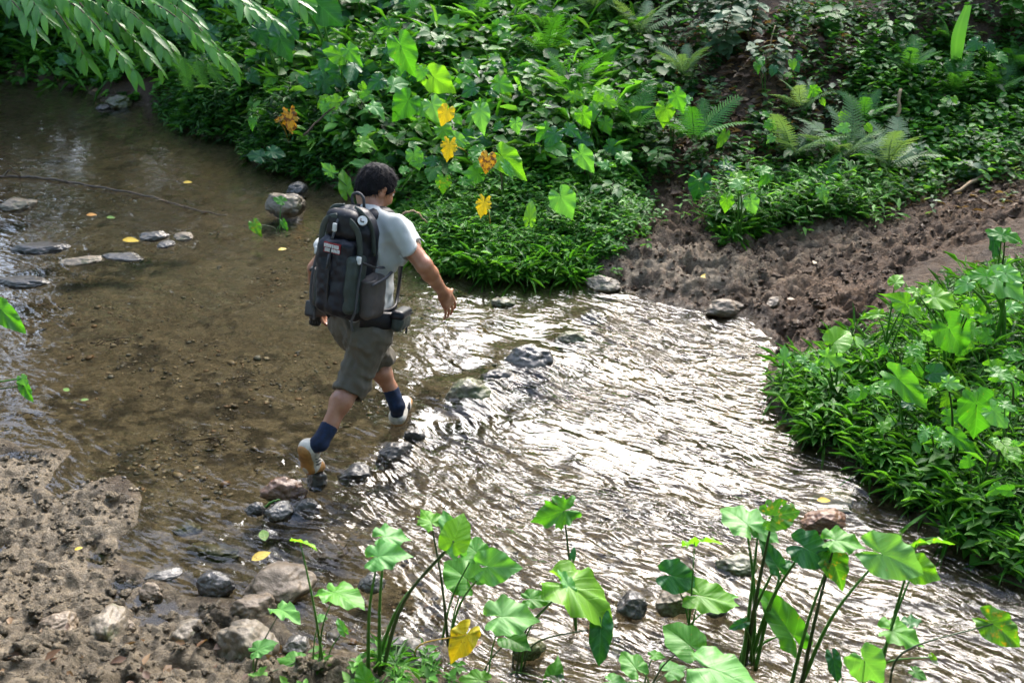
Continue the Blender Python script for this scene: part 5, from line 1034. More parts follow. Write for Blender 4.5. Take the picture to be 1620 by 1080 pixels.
def sprigs(x, y, z, r, h, nl, ll, wr, pal, lean=0.35, spread=1.0, flat=0.5):
    """leafy sprigs at x, y, z: returns V, F, C"""
    n = len(x); dd = base_h(x, y)[1]; H = h * r.uniform(.5, 1.3, n) * (0.35 + 0.65 * sstep(-.05, .55, dd)) * (1 + 0.55 * fbm(x, y, 2.2, 2, 77)) if n > 20 else h * r.uniform(.55, 1.25, n); az = r.uniform(0, 6.28, n); ld = np.stack([np.cos(az), np.sin(az)], 1) * (lean * H * r.uniform(.2, 1.2, n))[:, None]
    t = (np.arange(nl)[None] + r.uniform(0.1, 1, (n, nl))) / nl
    P = np.stack([x[:, None] + ld[:, :1] * t ** 1.5, y[:, None] + ld[:, 1:] * t ** 1.5, z[:, None] + H[:, None] * t], -1).reshape(-1, 3)
    a = (az[:, None] + np.arange(nl)[None] * 2.4 + r.uniform(-.5, .5, (n, nl))).ravel(); up = r.uniform(-.35, .75, n * nl) * spread
    D = unit(np.stack([np.cos(a), np.sin(a), up], 1)); Nn = unit(np.stack([-np.cos(a) * up * flat, -np.sin(a) * up * flat, np.ones(n * nl)], 1) + r.normal(0, .3, (n * nl, 3)))
    L_ = ll * r.uniform(.55, 1.3, n * nl); V, F = leaf_cloud(P, D, Nn, L_, np.full(n * nl, wr))
    pal = np.array(pal); ci = np.repeat(r.integers(0, len(pal), n), nl); C = pal[ci] * r.uniform(.6, 1.35, (n * nl, 1)); C = np.repeat(C, 7, 0)
    # stems
    m = n; b = np.stack([x, y, z - 0.02], 1); e = np.stack([x + ld[:, 0], y + ld[:, 1], z + H], 1); w = 0.0022 + 0.004 * h
    sv = np.stack([b + [w, 0, 0], b + [-w * .5, w * .87, 0], b + [-w * .5, -w * .87, 0], e], 1).reshape(-1, 3); sf = (np.array([[0, 1, 3], [1, 2, 3], [2, 0, 3]])[None] + (np.arange(m) * 4)[:, None, None]).reshape(-1, 3)
    C2 = np.repeat(np.array([[.05, .09, .02]]) * r.uniform(.6, 1.4, (m, 1)), 4, 0)
    return np.concatenate([V, sv]), np.concatenate([F, sf + len(V)]), np.concatenate([C, C2])
def inpoly(px, py, poly): return pdist(px, py, np.array(poly, float)) < 0
def scatter(poly, n, r, zmin=0.015, jitter=0.11):
    """n ground points whose foot falls inside a photo polygon"""
    poly = np.array(poly, float); lo = poly.min(0); hi = poly.max(0); got = []
    # sample the ground evenly, keep what lies in the outline
    c = np.array([hit(a, b) for a, b in poly]); x0, y0 = c[:, 0].min() - .3, c[:, 1].min() - .3; x1, y1 = c[:, 0].max() + .3, c[:, 1].max() + .6
    tot = 0; X = []; Y = []; Z = []
    for _ in range(40):
        m = max(4000, n * 3); x = r.uniform(x0, x1, m); y = r.uniform(y0, y1, m); z = base_h(x, y)[0]; px, py = proj(x, y, z); k = inpoly(px, py, poly) & (z > zmin); X.append(x[k]); Y.append(y[k]); tot += k.sum()
        if tot >= n: break
    x = np.concatenate(X)[:n]; y = np.concatenate(Y)[:n]; x = x + r.normal(0, jitter, len(x)); y = y + r.normal(0, jitter, len(x)); z, d = full_h(x, y)[:2]; k = d > -0.06; return x[k], y[k], np.maximum(z[k], -0.01)
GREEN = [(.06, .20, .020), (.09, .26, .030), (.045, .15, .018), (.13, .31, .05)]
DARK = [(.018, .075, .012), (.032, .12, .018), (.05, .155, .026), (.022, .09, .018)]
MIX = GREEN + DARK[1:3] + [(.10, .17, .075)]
HERBMAT = [(625, 335), (660, 300), (760, 285), (880, 245), (1000, 250), (1010, 330), (1000, 372), (945, 405), (930, 438), (800, 432), (720, 424), (660, 402)]
RBANK = [(1262, 590), (1300, 575), (1400, 540), (1440, 500), (1540, 440), (1600, 420), (1640, 420), (1640, 905), (1540, 850), (1430, 770), (1345, 712), (1275, 660), (1230, 612)]
LBANK = [(262, 160), (330, 130), (420, 150), (520, 200), (560, 270), (520, 288), (410, 252), (392, 228), (300, 205)]
HILL_L = [(-60, 60), (-60, 20), (240, -30), (620, -60), (1010, -60), (1010, 250), (760, 285), (640, 320), (560, 285), (500, 230), (420, 180), (300, 140), (250, 130), (150, 136), (-60, 128)]
HILL_R = [(1010, -60), (1700, -60), (1700, 210), (1560, 200), (1420, 200), (1400, 290), (1240, 335), (1190, 330), (1160, 260), (1080, 300), (1010, 300)]
RIGHTFAR = [(1360, 110), (1480, 80), (1700, 110), (1700, 230), (1560, 260), (1430, 270), (1390, 200)]
FERNFOOT = [(1130, 330), (1200, 290), (1300, 300), (1390, 310), (1370, 350), (1260, 352), (1180, 372), (1140, 370)]
SCRUB = [(1380, 255), (1640, 215), (1640, 290), (1500, 300), (1420, 330), (1390, 320)]
def green_mass(name, label, parts, mat='herb', cat='ground cover'):
    Vs = []; Fs = []; Cs = []; n = 0
    for (V, F, C) in parts: Vs.append(V); Fs.append(F + n); Cs.append(C); n += len(V)
    return tag(obj(name, mesh(name, np.concatenate(Vs), np.concatenate(Fs), M[mat], False, col=np.concatenate(Cs))), label, cat, kind='stuff')
def build_green():
    r = np.random.default_rng(3)
    a = scatter(HERBMAT, 2000, r); p1 = sprigs(*a, r, .14, 9, .062, .24, GREEN + [(.07, .22, .03)])
    a = scatter([(640, 330), (700, 370), (900, 400), (930, 438), (800, 436), (715, 428), (655, 405)], 900, r); p2 = sprigs(*a, r, .15, 9, .09, .12, GREEN, .8)
    green_mass('herb_mat', 'dense low mat of narrow-leaved green herbs beside the pool', [p1, p2])
    a = scatter(RBANK, 1700, r, jitter=.05); p1 = sprigs(*a, r, .12, 8, .080, .085, [(.04, .13, .016), (.06, .18, .02), (.03, .10, .014), (.09, .24, .035)], .6)
    a = scatter(RBANK, 700, r); p2 = sprigs(*a, r, .09, 8, .045, .22, DARK)
    a = scatter(RBANK, 500, r); p3 = sprigs(*a, r, .08, 5, .19, .04, GREEN, .5, 2.0)
    green_mass('herb_cover', 'low grassy herbs covering the right bank', [p1, p2, p3])
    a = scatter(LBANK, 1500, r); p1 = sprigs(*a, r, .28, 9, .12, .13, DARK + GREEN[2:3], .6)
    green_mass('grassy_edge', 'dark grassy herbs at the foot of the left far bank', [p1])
    a = scatter(HILL_L, 5200, r); p1 = sprigs(*a, r, .20, 8, .085, .36, MIX, .6)
    a = scatter(HILL_L, 700, r); p2 = sprigs(*a, r, .42, 10, .12, .33, DARK + GREEN[:1], .4)
    a = scatter(HILL_L, 500, r); p3 = sprigs(*a, r, .25, 6, .42, .04, GREEN, .5, 2.0); a = scatter(HILL_L, 900, r); p4 = sprigs(*a, r, .30, 6, .17, .40, GREEN, .6)
    green_mass('undergrowth', 'dense leafy undergrowth covering the far slope', [p1, p2, p3, p4])
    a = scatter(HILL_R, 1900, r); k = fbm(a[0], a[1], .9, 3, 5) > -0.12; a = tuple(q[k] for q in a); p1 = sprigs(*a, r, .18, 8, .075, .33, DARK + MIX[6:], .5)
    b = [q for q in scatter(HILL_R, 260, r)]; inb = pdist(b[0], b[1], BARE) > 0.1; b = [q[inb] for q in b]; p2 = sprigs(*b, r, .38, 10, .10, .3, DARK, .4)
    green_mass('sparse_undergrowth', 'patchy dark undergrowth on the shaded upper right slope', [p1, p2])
    a = scatter(RIGHTFAR, 2200, r); p1 = sprigs(*a, r, .20, 8, .075, .32, GREEN + DARK[1:], .5); a = scatter(SCRUB, 350, r); p2 = sprigs(*a, r, .14, 7, .07, .33, GREEN + [(.12, .19, .09)], .5)
    a = scatter(FERNFOOT, 380, r); p3 = sprigs(*a, r, .25, 9, .10, .14, GREEN, .5)
    green_mass('bank_greenery', 'mixed leafy greenery above the churned mud at right', [p1, p2, p3])
    a = scatter([(420, 1040), (520, 1030), (720, 1065), (900, 1070), (1640, 1075), (1640, 1250), (420, 1250)], 130, r); p1 = sprigs(*a, r, .08, 8, .045, .3, GREEN)
    green_mass('near_herbs', 'small leafy herbs at the foot of the foreground taros', [p1])
    # leaf litter on the bare slope and under the plants
    def litter(poly, n, size, pal):
        x, y, z = scatter(poly, n, r); k = len(x); az = r.uniform(0, 6.28, k); D = unit(np.stack([np.cos(az), np.sin(az), r.uniform(-.2, .35, k)], 1)); Nn = unit(np.stack([r.normal(0, .4, k), r.normal(0, .4, k) - .2, np.ones(k)], 1))
        V, F = leaf_cloud(np.stack([x, y, z + .012], 1), D, Nn, size * r.uniform(.6, 1.4, k), np.full(k, .28)); C = np.repeat(np.array(pal)[r.integers(0, len(pal), k)] * r.uniform(.7, 1.2, (k, 1)), 7, 0); return V, F, C
    BR = [(.13, .07, .035), (.20, .12, .06), (.09, .05, .03), (.26, .17, .10), (.16, .10, .07)]
    green_mass('leaf_litter', 'brown fallen leaves littering the shaded slope', [litter([(1000, 60), (1330, 0), (1420, 40), (1340, 190), (1250, 300), (1060, 310)], 2600, .09, BR), litter(HILL_L, 1500, .1, BR), litter(RBANK, 500, .07, BR), litter([(1380, 210), (1640, 200), (1640, 330), (1400, 330)], 700, .07, BR), litter([(0, 960), (420, 1000), (420, 1100), (0, 1100)], 60, .05, BR)], 'herb', 'leaf litter')
build_green()

# ------------------------------------------------------------------ herbs one can pick out along the edges
def build_herbs():
    r = np.random.default_rng(8); var = []
    for k in range(8):
        n = 5; x = r.normal(0, .035, n); y = r.normal(0, .035, n); V, F, C = sprigs(x, y, np.zeros(n), r, .06, 6, .20, .04, GREEN, .6, 1.8) if k % 3 == 0 else sprigs(x, y, np.zeros(n), r, .13, 9, .085, .14 if k % 2 else .24, GREEN, .6); var.append(mesh('herb_plant', V, F, M['herb'], False, col=C))
    sets = [([(650, 392), (720, 415), (800, 425), (925, 425), (935, 440), (800, 440), (715, 432), (655, 412)], 70, 'leafy green herb on the pool edge of the herb mat', 'herbs along the pool edge'),
            ([(1258, 590), (1290, 640), (1360, 688), (1445, 745), (1550, 830), (1625, 885), (1625, 912), (1548, 858), (1440, 775), (1350, 715), (1280, 668), (1245, 615)], 70, 'narrow-leaved herb leaning over the water from the right bank', 'herbs along the right bank'),
            ([(1250, 600), (1330, 570), (1400, 560), (1400, 620), (1300, 650)], 24, 'narrow-leaved herb on the muddy tip of the right bank', 'herbs on the right bank tip'),
            ([(1130, 365), (1200, 340), (1210, 370), (1150, 385)], 14, 'herb growing at the back edge of the mud below the light taro', 'herbs behind the mud'),
            ([(500, 1045), (700, 1060), (700, 1085), (500, 1085)], 6, 'small herb at the foot of the foreground taro stems', 'herbs at the near edge')]
    for poly, n, lab, g in sets:
        x, y, z = scatter(poly, n, r, zmin=-0.01, jitter=.05)
        for i in range(len(x)):
            s = r.uniform(.7, 1.3) * (.55 if 'near' in g else 1); o = obj('herb_plant', var[r.integers(0, 8)], M=Matrix.Translation((x[i], y[i], max(z[i], 0) - 0.01)) @ Matrix.Rotation(r.uniform(0, 6.28), 4, 'Z') @ Matrix.Scale(s, 4)); tag(o, lab, 'herb', g)
build_herbs()

# ------------------------------------------------------------------ ferns
def frond_mesh(seed, np_=19, wid=0.24):
    r = np.random.default_rng(seed); mb = MB(); t = np.linspace(0, 1, 13); pts = np.stack([0.03 * np.sin(t * 3), t, 0.42 * t - 0.55 * t ** 2], 1); mb.tube(pts, np.linspace(.008, .002, 13), 4)
    for i in range(np_):
        u = 0.16 + 0.82 * i / np_; c = np.array([np.interp(u, t, pts[:, k]) for k in range(3)]); L_ = wid * (1 - ((u - 0.32) / 0.72) ** 2) ** 0.8 if u > .32 else wid * (0.72 + 0.28 * (u - .16) / .16)
        L_ *= r.uniform(.85, 1.1)
        for s in (1, -1):
            d = nrmz((s, 0.35 + 0.3 * u, -0.22 + r.uniform(-.1, .1))); w = 0.0175 * (0.5 + L_ / wid * 0.6); f = nrmz(np.cross((0, 0, 1), d)); nt = 5; V = [c]; F = []
            for k in range(nt):                          # saw-edged leaflet
                q0 = c + d * L_ * (k + .15) / nt - np.array([0, 0, .10 * L_ * (k / nt) ** 2]); q1 = c + d * L_ * (k + .75) / nt - np.array([0, 0, .10 * L_ * (k / nt) ** 2]); ww = w * (1 - (k / nt) ** 1.5) + .003
                V += [q0 + f * ww * .45, q1 + f * ww, q0 - f * ww * .45, q1 - f * ww]
            V.append(c + d * L_ - np.array([0, 0, .1 * L_])); e = len(V) - 1; prev = (0, 0)
            for k in range(nt):
                a, b, a2, b2 = 1 + 4 * k, 2 + 4 * k, 3 + 4 * k, 4 + 4 * k
                if prev == (0, 0): F.append((0, a2, a))
                F.append((a, a2, b2, b)); nx = (1 + 4 * (k + 1), 3 + 4 * (k + 1)) if k < nt - 1 else None
                if nx: F.append((b, b2, nx[1], nx[0]))
                else: F.append((b, b2, e))
                prev = (a, a2)
            mb.add(V, F)
    return mb.V(), mb.f
FROND = {}
for k in range(3):
    V, F = frond_mesh(20 + k)
    for mt in ('fern', 'fern_pale'): FROND[(k, mt)] = mesh('frond', V, F, M[mt])
def fern(px, py, L_px, n, label, mt='fern', group='ferns on the far slope', az0=None, spread=360):
    B = hit(px, py); m = mpp(B); L_ = L_px * m * 1.15; root = empty('fern', B, label, 'fern', group)
    for i in range(n):
        a = rad((az0 if az0 is not None else 0) - spread / 2 + spread * (i + rnd.uniform(.2, .8)) / n); el = rad(rnd.uniform(28, 68)); s = L_ * rnd.uniform(.75, 1.15)
        Mx = Matrix.Rotation(a, 4, 'Z') @ Matrix.Rotation(el, 4, 'X') @ Matrix.Rotation(rad(rnd.uniform(-25, 25)), 4, 'Y') @ Matrix.Scale(s, 4)
        obj('frond', FROND[(rnd.randrange(3), mt)], root, M=Matrix.Translation((0, -.05, 0.10)) @ Mx)
for a in [
 (870, 120, 85, 9, 'tall light green fern at the top, right of centre', 'fern'), (850, 70, 70, 7, 'fern behind the tall light one, at the top', 'fern'), (935, 40, 75, 8, 'pale fern at the top edge right of centre', 'fern_pale'),
 (1010, 75, 70, 8, 'fern left of the greyish shrub on the slope', 'fern_pale'), (1080, 135, 60, 7, 'pale fern below the greyish shrub', 'fern_pale'), (895, 180, 80, 9, 'dark fern in the shade above the bright taro', 'fern'),
 (950, 140, 60, 7, 'fern on the slope left of the heart-leaved pair', 'fern'), (1000, 225, 75, 9, 'big dark fern above the mud corner', 'fern'), (1095, 245, 80, 8, 'fern arching over the dark bank hollow', 'fern'),
 (1250, 265, 75, 9, 'pale dusty fern, leftmost behind the mud', 'fern_pale'), (1330, 275, 85, 10, 'pale dusty fern, middle one behind the mud', 'fern_pale'), (1400, 280, 80, 8, 'pale dusty fern, rightmost behind the mud', 'fern_pale'),
 (1290, 320, 60, 7, 'green fern hanging at the mud\'s back edge', 'fern'), (1265, 195, 55, 7, 'small pale fern on the shaded slope', 'fern_pale'), (1360, 210, 55, 7, 'fern beside the upright dead stick', 'fern'),
 (1430, 130, 55, 8, 'fern under the dark trees at upper right', 'fern'), (1500, 160, 55, 7, 'fern below the strap-shaped leaf', 'fern'), (1560, 170, 60, 8, 'light fern at the right in the bank greenery', 'fern'),
 (1600, 130, 55, 7, 'fern at the right edge in the greenery', 'fern'), (1495, 75, 40, 5, 'small fern in deep shade left of the strap-shaped leaf', 'fern'), (760, 60, 60, 7, 'fern at the top centre in the undergrowth', 'fern'),
 (985, 20, 60, 7, 'fern at the very top above the greyish shrub', 'fern_pale'), (300, 150, 45, 6, 'dark fern on the left far bank', 'fern')]: fern(*a)

# ------------------------------------------------------------------ shrubs with leaves large enough to pick out
def oval_mesh(name, mat, wid=.30, tip=1.0):
    t = np.array([0, .12, .3, .5, .7, .88, 1.0]); w = np.array([.02, .55, .92, 1.0, .78, .38, 0.01]) * wid; V = []; F = []
    for i in range(7):
        z = -0.22 * t[i] ** 2
        V += [(-w[i], t[i], z + .12 * w[i]), (0, t[i], z - .05 * w[i]), (w[i], t[i], z + .12 * w[i])]
    for i in range(6):
        a = 3 * i; F += [(a, a + 1, a + 4, a + 3), (a + 1, a + 2, a + 5, a + 4)]
    V = np.array(V); return mesh(name, V, F, M[mat], uv=V[:, :2] * .5 + .5)
OV = {m: oval_mesh('leaf', m, .27) for m in ('shrub', 'shrub_grey')}; OVW = {m: oval_mesh('leaf', m, .40) for m in ('shrub', 'shrub_grey')}
LANCE = oval_mesh('leaf', 'gloss_leaf', .15)
def frame(y, n):
    y = nrmz(y); x = np.cross(y, n); x = nrmz(x); return x, y, np.cross(x, y)
def leafM(P, y, n, s):
    x, y, z = frame(y, n); return Matrix(((x[0] * s, y[0] * s, z[0] * s, P[0]), (x[1] * s, y[1] * s, z[1] * s, P[1]), (x[2] * s, y[2] * s, z[2] * s, P[2]), (0, 0, 0, 1)))
def shrub(px, py, hpx, leafpx, nst, nl, label, mt='shrub', wide=False, group='leafy shrubs on the far slope', side=1.0):
    B = hit(px, py); m = mpp(B); H = hpx * m; root = empty('shrub', B, label, 'shrub', group); s0 = leafpx * m; me = (OVW if wide else OV)[mt]
    for i in range(nst):
        a = rnd.uniform(0, 6.28); sp = H * rnd.uniform(.15, .6) * side; tip = np.array([math.cos(a) * sp, math.sin(a) * sp - .1 * H, H * rnd.uniform(.6, 1.05)]); path = smooth_path([(0, 0, -.02), tip * .5 + np.array([0, 0, H * .12]), tip], 5)
        V, F = tube(path, np.linspace(.007, .002, len(path)), 5); st = obj('stem', mesh('stem', V, F, M['bark']), root)
        for k in range(nl):
            t = 0.25 + 0.75 * (k + rnd.random() * .6) / nl; q = path[min(len(path) - 1, int(t * (len(path) - 1)))]; b = a + (1.4 if k % 2 else -1.4) + rnd.uniform(-.6, .6)
            d = nrmz((math.cos(b), math.sin(b) - .25, rnd.uniform(-.45, .35))); n = nrmz((rnd.uniform(-.3, .3), rnd.uniform(-.6, .1), 1)); obj('leaf', me, root, M=leafM(q, d, n, s0 * rnd.uniform(.7, 1.25)))
for a in [
 (1140, 95, 95, 24, 7, 14, 'shrub with greyish oval leaves hanging over the dark hollow', 'shrub_grey'), (1185, 70, 90, 24, 6, 14, 'greyish-leaved shrub at the top beside the leaf litter', 'shrub_grey'), (1120, 40, 70, 22, 5, 12, 'upper greyish shrub at the top edge', 'shrub_grey'),
 (1215, 130, 80, 22, 5, 12, 'drooping greyish shrub right of the hanging vine', 'shrub_grey'), (690, 110, 70, 22, 6, 12, 'dark glossy shrub above the glossy bright taro', 'shrub'), (760, 170, 70, 22, 6, 12, 'dark shrub right of the upper yellow leaf', 'shrub'),
 (600, 220, 70, 22, 6, 12, 'dark leafy shrub left of the wide bluish taro', 'shrub'), (560, 250, 60, 20, 6, 11, 'low dark shrub just above the walker\'s head', 'shrub'), (840, 190, 60, 20, 6, 11, 'shrub with small dark leaves in mid far bank', 'shrub'),
 (500, 170, 70, 22, 6, 12, 'dark creeper-like shrub below the bright round taro leaf', 'shrub', True), (350, 95, 60, 20, 6, 11, 'dark shrub right of the hanging frond', 'shrub', True), (580, 60, 70, 22, 6, 12, 'dark shrub at the top right of the giant leaf', 'shrub', True),
 (720, 40, 70, 22, 6, 12, 'heart-leaved shrub at the top centre', 'shrub', True), (800, 60, 60, 20, 6, 12, 'shrub with rounded leaves left of the tall fern', 'shrub', True), (1050, 130, 50, 20, 5, 10, 'small shrub above the heart-leaved pair', 'shrub'),
 (960, 330, 55, 18, 6, 10, 'leafy shrub at the herb mat\'s right edge', 'shrub'), (1040, 285, 55, 18, 5, 10, 'bushy herb left of the blue-green taro leaf', 'shrub'), (1160, 360, 60, 16, 7, 11, 'leafy bush under the four-leaved taro behind the mud', 'shrub'),
 (1400, 90, 60, 20, 5, 10, 'dark bush under the trees at upper right', 'shrub'), (1470, 200, 50, 18, 6, 10, 'green bush in the right bank greenery', 'shrub', True), (1540, 220, 50, 18, 6, 10, 'green bush near the right edge above the mud', 'shrub', True),
 (1600, 60, 80, 22, 6, 11, 'dark shrub in the top right corner', 'shrub', True), (1310, 60, 50, 18, 5, 9, 'shrub left of the litter-strewn slope top', 'shrub', True), (40, 60, 60, 22, 6, 12, 'dark shrub at the far left under the branch', 'shrub', True),
 (150, 90, 60, 22, 6, 12, 'dark shrub behind the tips of the hanging branch', 'shrub', True), (270, 100, 60, 20, 6, 12, 'shrub behind the hanging frond', 'shrub', True), (920, 290, 50, 16, 6, 11, 'shrub with tiny yellow blooms above the herb mat', 'shrub'),
 (450, 120, 60, 22, 6, 12, 'dark shrub between the dark taro and the pool', 'shrub', True), (640, 260, 55, 18, 6, 11, 'shrub behind the heart-leaved small taro', 'shrub', True), (780, 230, 55, 18, 6, 11, 'shrub behind the orange-brown withered leaf', 'shrub'),
 (1330, 250, 50, 18, 5, 10, 'thin shrub in front of the shaded slope', 'shrub_grey'), (1440, 250, 40, 16, 5, 9, 'pale low bush right of the dusty ferns', 'shrub_grey', True), (1540, 290, 30, 14, 4, 8, 'pale small bush on the dry mud rise', 'shrub_grey', True)]: shrub(*a)

# strap-shaped leaf at upper right
def strap_plant():
    B = hit(1518, 130); root = empty('strap_leaf_plant', B, 'plant with one tall strap-shaped pale leaf in the dark upper right', 'plant')
    for (tx, ty, bx, by, w) in ((1532, 8, 1512, 100, 11), (1330, 100, 1385, 112, 7), (1420, 118, 1424, 150, 9)):
        P0 = at(bx, by, B[1]); P1 = at(tx, ty, B[1] - .05); path = smooth_path([P0, (P0 + P1) / 2 + np.array([-.05, -.05, .02]), P1], 7); V = []; F = []; n = len(path)
        for i, p in enumerate(path):
            ww = w * mpp(p) * (0.5 + 0.5 * math.sin(math.pi * min(1, .12 + .9 * i / (n - 1)))); V += [p + np.array([-ww, 0, 0]), p + np.array([0, .03, -.01]), p + np.array([ww, 0, .0])]
        for i in range(n - 1): F += [(3 * i, 3 * i + 1, 3 * i + 4, 3 * i + 3), (3 * i + 1, 3 * i + 2, 3 * i + 5, 3 * i + 4)]
        V = np.array(V) - B; obj('leaf', mesh('leaf', V, F, M['taro_pale'], uv=np.tile([[.45, .5], [.5, .5], [.55, .5]], (n, 1))), root)
        V, F = tube(np.array([np.zeros(3) + [0, 0, -.02], P0 - B]), .008, 5); obj('stem', mesh('stem', V, F, M['petiole']), root)
strap_plant()

# ------------------------------------------------------------------ the tree whose branch hangs in at the upper left
def hanging_tree():
    base = np.array([-7.6, 13.9, hz(-7.6, 13.9)]); root = empty('tree', base, 'tree with glossy long-leaved branch overhanging the stream at upper left', 'tree')
    Y = 10.4; top = base + np.array([.5, -.4, 4.3]); path = smooth_path([base + [0, 0, -.1], base + [.15, .1, 2], top, at(-150, -230, Y + .9)], 8); V, F = tube(path - base, np.linspace(.19, .07, len(path)), 10); obj('trunk', mesh('trunk', V, F, M['bark']), root)
    src = path[-1]
    TW = [(-20, -20, 60, 52), (10, -30, 120, 62), (40, -30, 175, 80), (70, -30, 215, 118), (110, -20, 255, 112), (150, -20, 300, 108), (190, -20, 350, 92), (230, -20, 372, 108), (240, -30, 320, 45), (320, -25, 445, 42), (290, -25, 400, 18), (60, -10, 140, 100), (130, 10, 225, 78), (170, 0, 262, 82), (0, -30, 70, 25), (340, -40, 480, 8)]
    for i, (x0, y0, x1, y1) in enumerate(TW):
        yy = Y + rnd.uniform(-.5, .5); a = at(x0, y0, yy + .3); b = at(x1, y1, yy - .2); pth = smooth_path([src + (a - src) * 0.02 * i, (src + a) / 2 + np.array([0, 0, .25]), a, (a + b) / 2 + np.array([0, 0, .10]), b], 6)
        V, F = tube(pth - base, np.linspace(.02, .003, len(pth)), 5); obj('twig', mesh('twig', V, F, M['bark']), root)
        d = nrmz(b - a); nl = 30
        for k in range(nl):
            t = (k + rnd.random() * .5) / nl; q = a + (b - a) * t + np.array([0, 0, .10 * math.sin(math.pi * t)]); sg = 1 if k % 2 else -1; out = nrmz(np.cross(d, (0, 0, 1))) * sg
            dd = nrmz(d * rnd.uniform(.5, 1.1) + out * rnd.uniform(.2, .8) + np.array([0, -.1, -rnd.uniform(.1, .65)])); n = nrmz((rnd.uniform(-.3, .3), rnd.uniform(-.7, -.1), 1)); obj('leaf', LANCE, root, M=leafM(q - base, dd, n, rnd.uniform(.15, .26)))
    fr = at(300, 92, Y - .2); tip = at(322, 150, Y - .3); 
    for dx in (0, 18, 36):
        q = at(292 + dx, 84 + dx * .3, Y - .2); tp = at(300 + dx * 1.4, 140 - dx * .3, Y - .35); obj('frond', FROND[(0, 'fern')], root, M=leafM(q - base, tp - q, nrmz((.1, -1, .5)), np.linalg.norm(tp - q) * 1.1))
hanging_tree()

# ------------------------------------------------------------------ sticks, vines, fallen leaves
def stick(name, label, pts, r0, r1, mat, cat='stick', group=None, lift=0.01, forks=0):
    P = [hit(p[0], p[1]) + np.array([0, 0, lift]) if len(p) == 2 else at(*p) for p in pts]; path = smooth_path(P, 6); w = np.linspace(r0, r1, len(path)); path = path + np.stack([0.4 * r0 * np.sin(np.arange(len(path)) * 1.7), np.zeros(len(path)), 0.4 * r0 * np.cos(np.arange(len(path)) * 2.3)], 1)
    o0 = path[0]; mb = MB(); mb.tube(path - o0, w, 6); o = obj(name, mesh(name, mb.V(), mb.f, M[mat]), loc=o0); tag(o, label, cat, group)
    for k in range(forks):
        i = rnd.randrange(2, len(path) - 2); q = path[i] - o0; e = q + np.array([rnd.uniform(-.15, .2), rnd.uniform(-.2, .1), rnd.uniform(.0, .12)]); V, F = tube(smooth_path([q, (q + e) / 2 + [0, 0, .02], e], 3), np.linspace(w[i] * .6, .002, 7), 5); obj('twig', mesh('twig', V, F, M[mat]), o)
stick('fallen_branch', 'long thin bare branch lying across the pool at left', [(-20, 282), (60, 284), (140, 296), (230, 312), (300, 332), (358, 345)], .016, .006, 'wetstick', 'branch', lift=.035, forks=5)
stick('dead_stick', 'pale dead stick leaning in the greenery right of the ferns', [(1410, 222, hit(1405, 232)[1]), (1420, 190, hit(1405, 232)[1] + .05), (1424, 140, hit(1405, 232)[1] + .12)], .022, .015, 'stick')
stick('dead_stick', 'long pale stick lying up the mud bank at the right edge', [(1505, 325), (1560, 285), (1630, 236)], .014, .02, 'stick', lift=.05)
stick('root', 'arching root at the mud\'s back edge below the ferns', [(1305, 332), (1340, 316, hit(1330, 335)[1]), (1380, 306, hit(1380, 322)[1]), (1430, 304)], .012, .006, 'stick', 'root')
for k, (lab, pts) in enumerate([('thin hanging vine in front of the greyish shrub', [(1200, 150, 9.6), (1212, 100, 9.7), (1226, 40, 9.8)]), ('thin bare vine crossing the dark hollow', [(1060, 208, 9.4), (1130, 212, 9.4), (1200, 210, 9.3), (1270, 180, 9.3)]), ('bare stem standing against the shaded slope', [(1190, 285, 9.0), (1198, 230, 9.0), (1206, 210, 9.1)]), ('thin dark trunk at the top right in shade', [(1392, 85, 11.2), (1386, 40, 11.2), (1382, -40, 11.2)]), ('leaning thin stem at the top right', [(1400, 60, 11), (1440, 20, 11), (1460, -30, 11)]),
   ('brown twig slanting over the herb mat', [(800, 370, 7.9), (795, 300, 8.0), (792, 265, 8.0)]), ('pale arching stem beside the walker\'s shoulder', [(630, 342, 7.6), (655, 334, 7.6), (675, 352, 7.6)]), ('bent twig left of the walker\'s head', [(480, 215, 9.6), (515, 180, 9.8), (530, 170, 9.8)])]):
    stick('vine' if 'vine' in lab else 'twig_stem', lab, pts, .011 if 'trunk' not in lab else .03, .006 if 'trunk' not in lab else .025, 'stick' if k in (0, 1, 2, 6) else 'bark', 'vine' if 'vine' in lab else 'stem')
stick('dead_stick', 'short dark stick poking up at the riffle edge', [(1238, 592, 5.72), (1228, 575, 5.72), (1217, 560, 5.72)], .012, .009, 'bark')
stick('dead_stick', 'curved green stem lying on wet stones', [(408, 812, 4.18), (428, 795, 4.2), (442, 790, 4.22)], .008, .005, 'petiole', 'stem')
for px, py, a in ((375, 605, .2), (315, 700, .5), (150, 545, .1), (30, 660, .3), (70, 720, .4)):
    B = atz(px, py, -.09); o = MB()
    for k in range(7):
        q = np.array([rnd.uniform(-.1, .1), rnd.uniform(-.03, .03), rnd.uniform(0, .02)]); e = q + np.array([rnd.uniform(.03, .14), rnd.uniform(-.04, .04), rnd.uniform(-.01, .02)]); o.tube([q, (q + e) / 2 + [0, .01, .004], e], .004, 4)
    ob = o.build('twig_debris', M['wetstick']); ob.location = B; tag(ob, 'dark clump of sunken twigs on the stream bed', 'debris', 'sunken twig clumps', 'stuff')
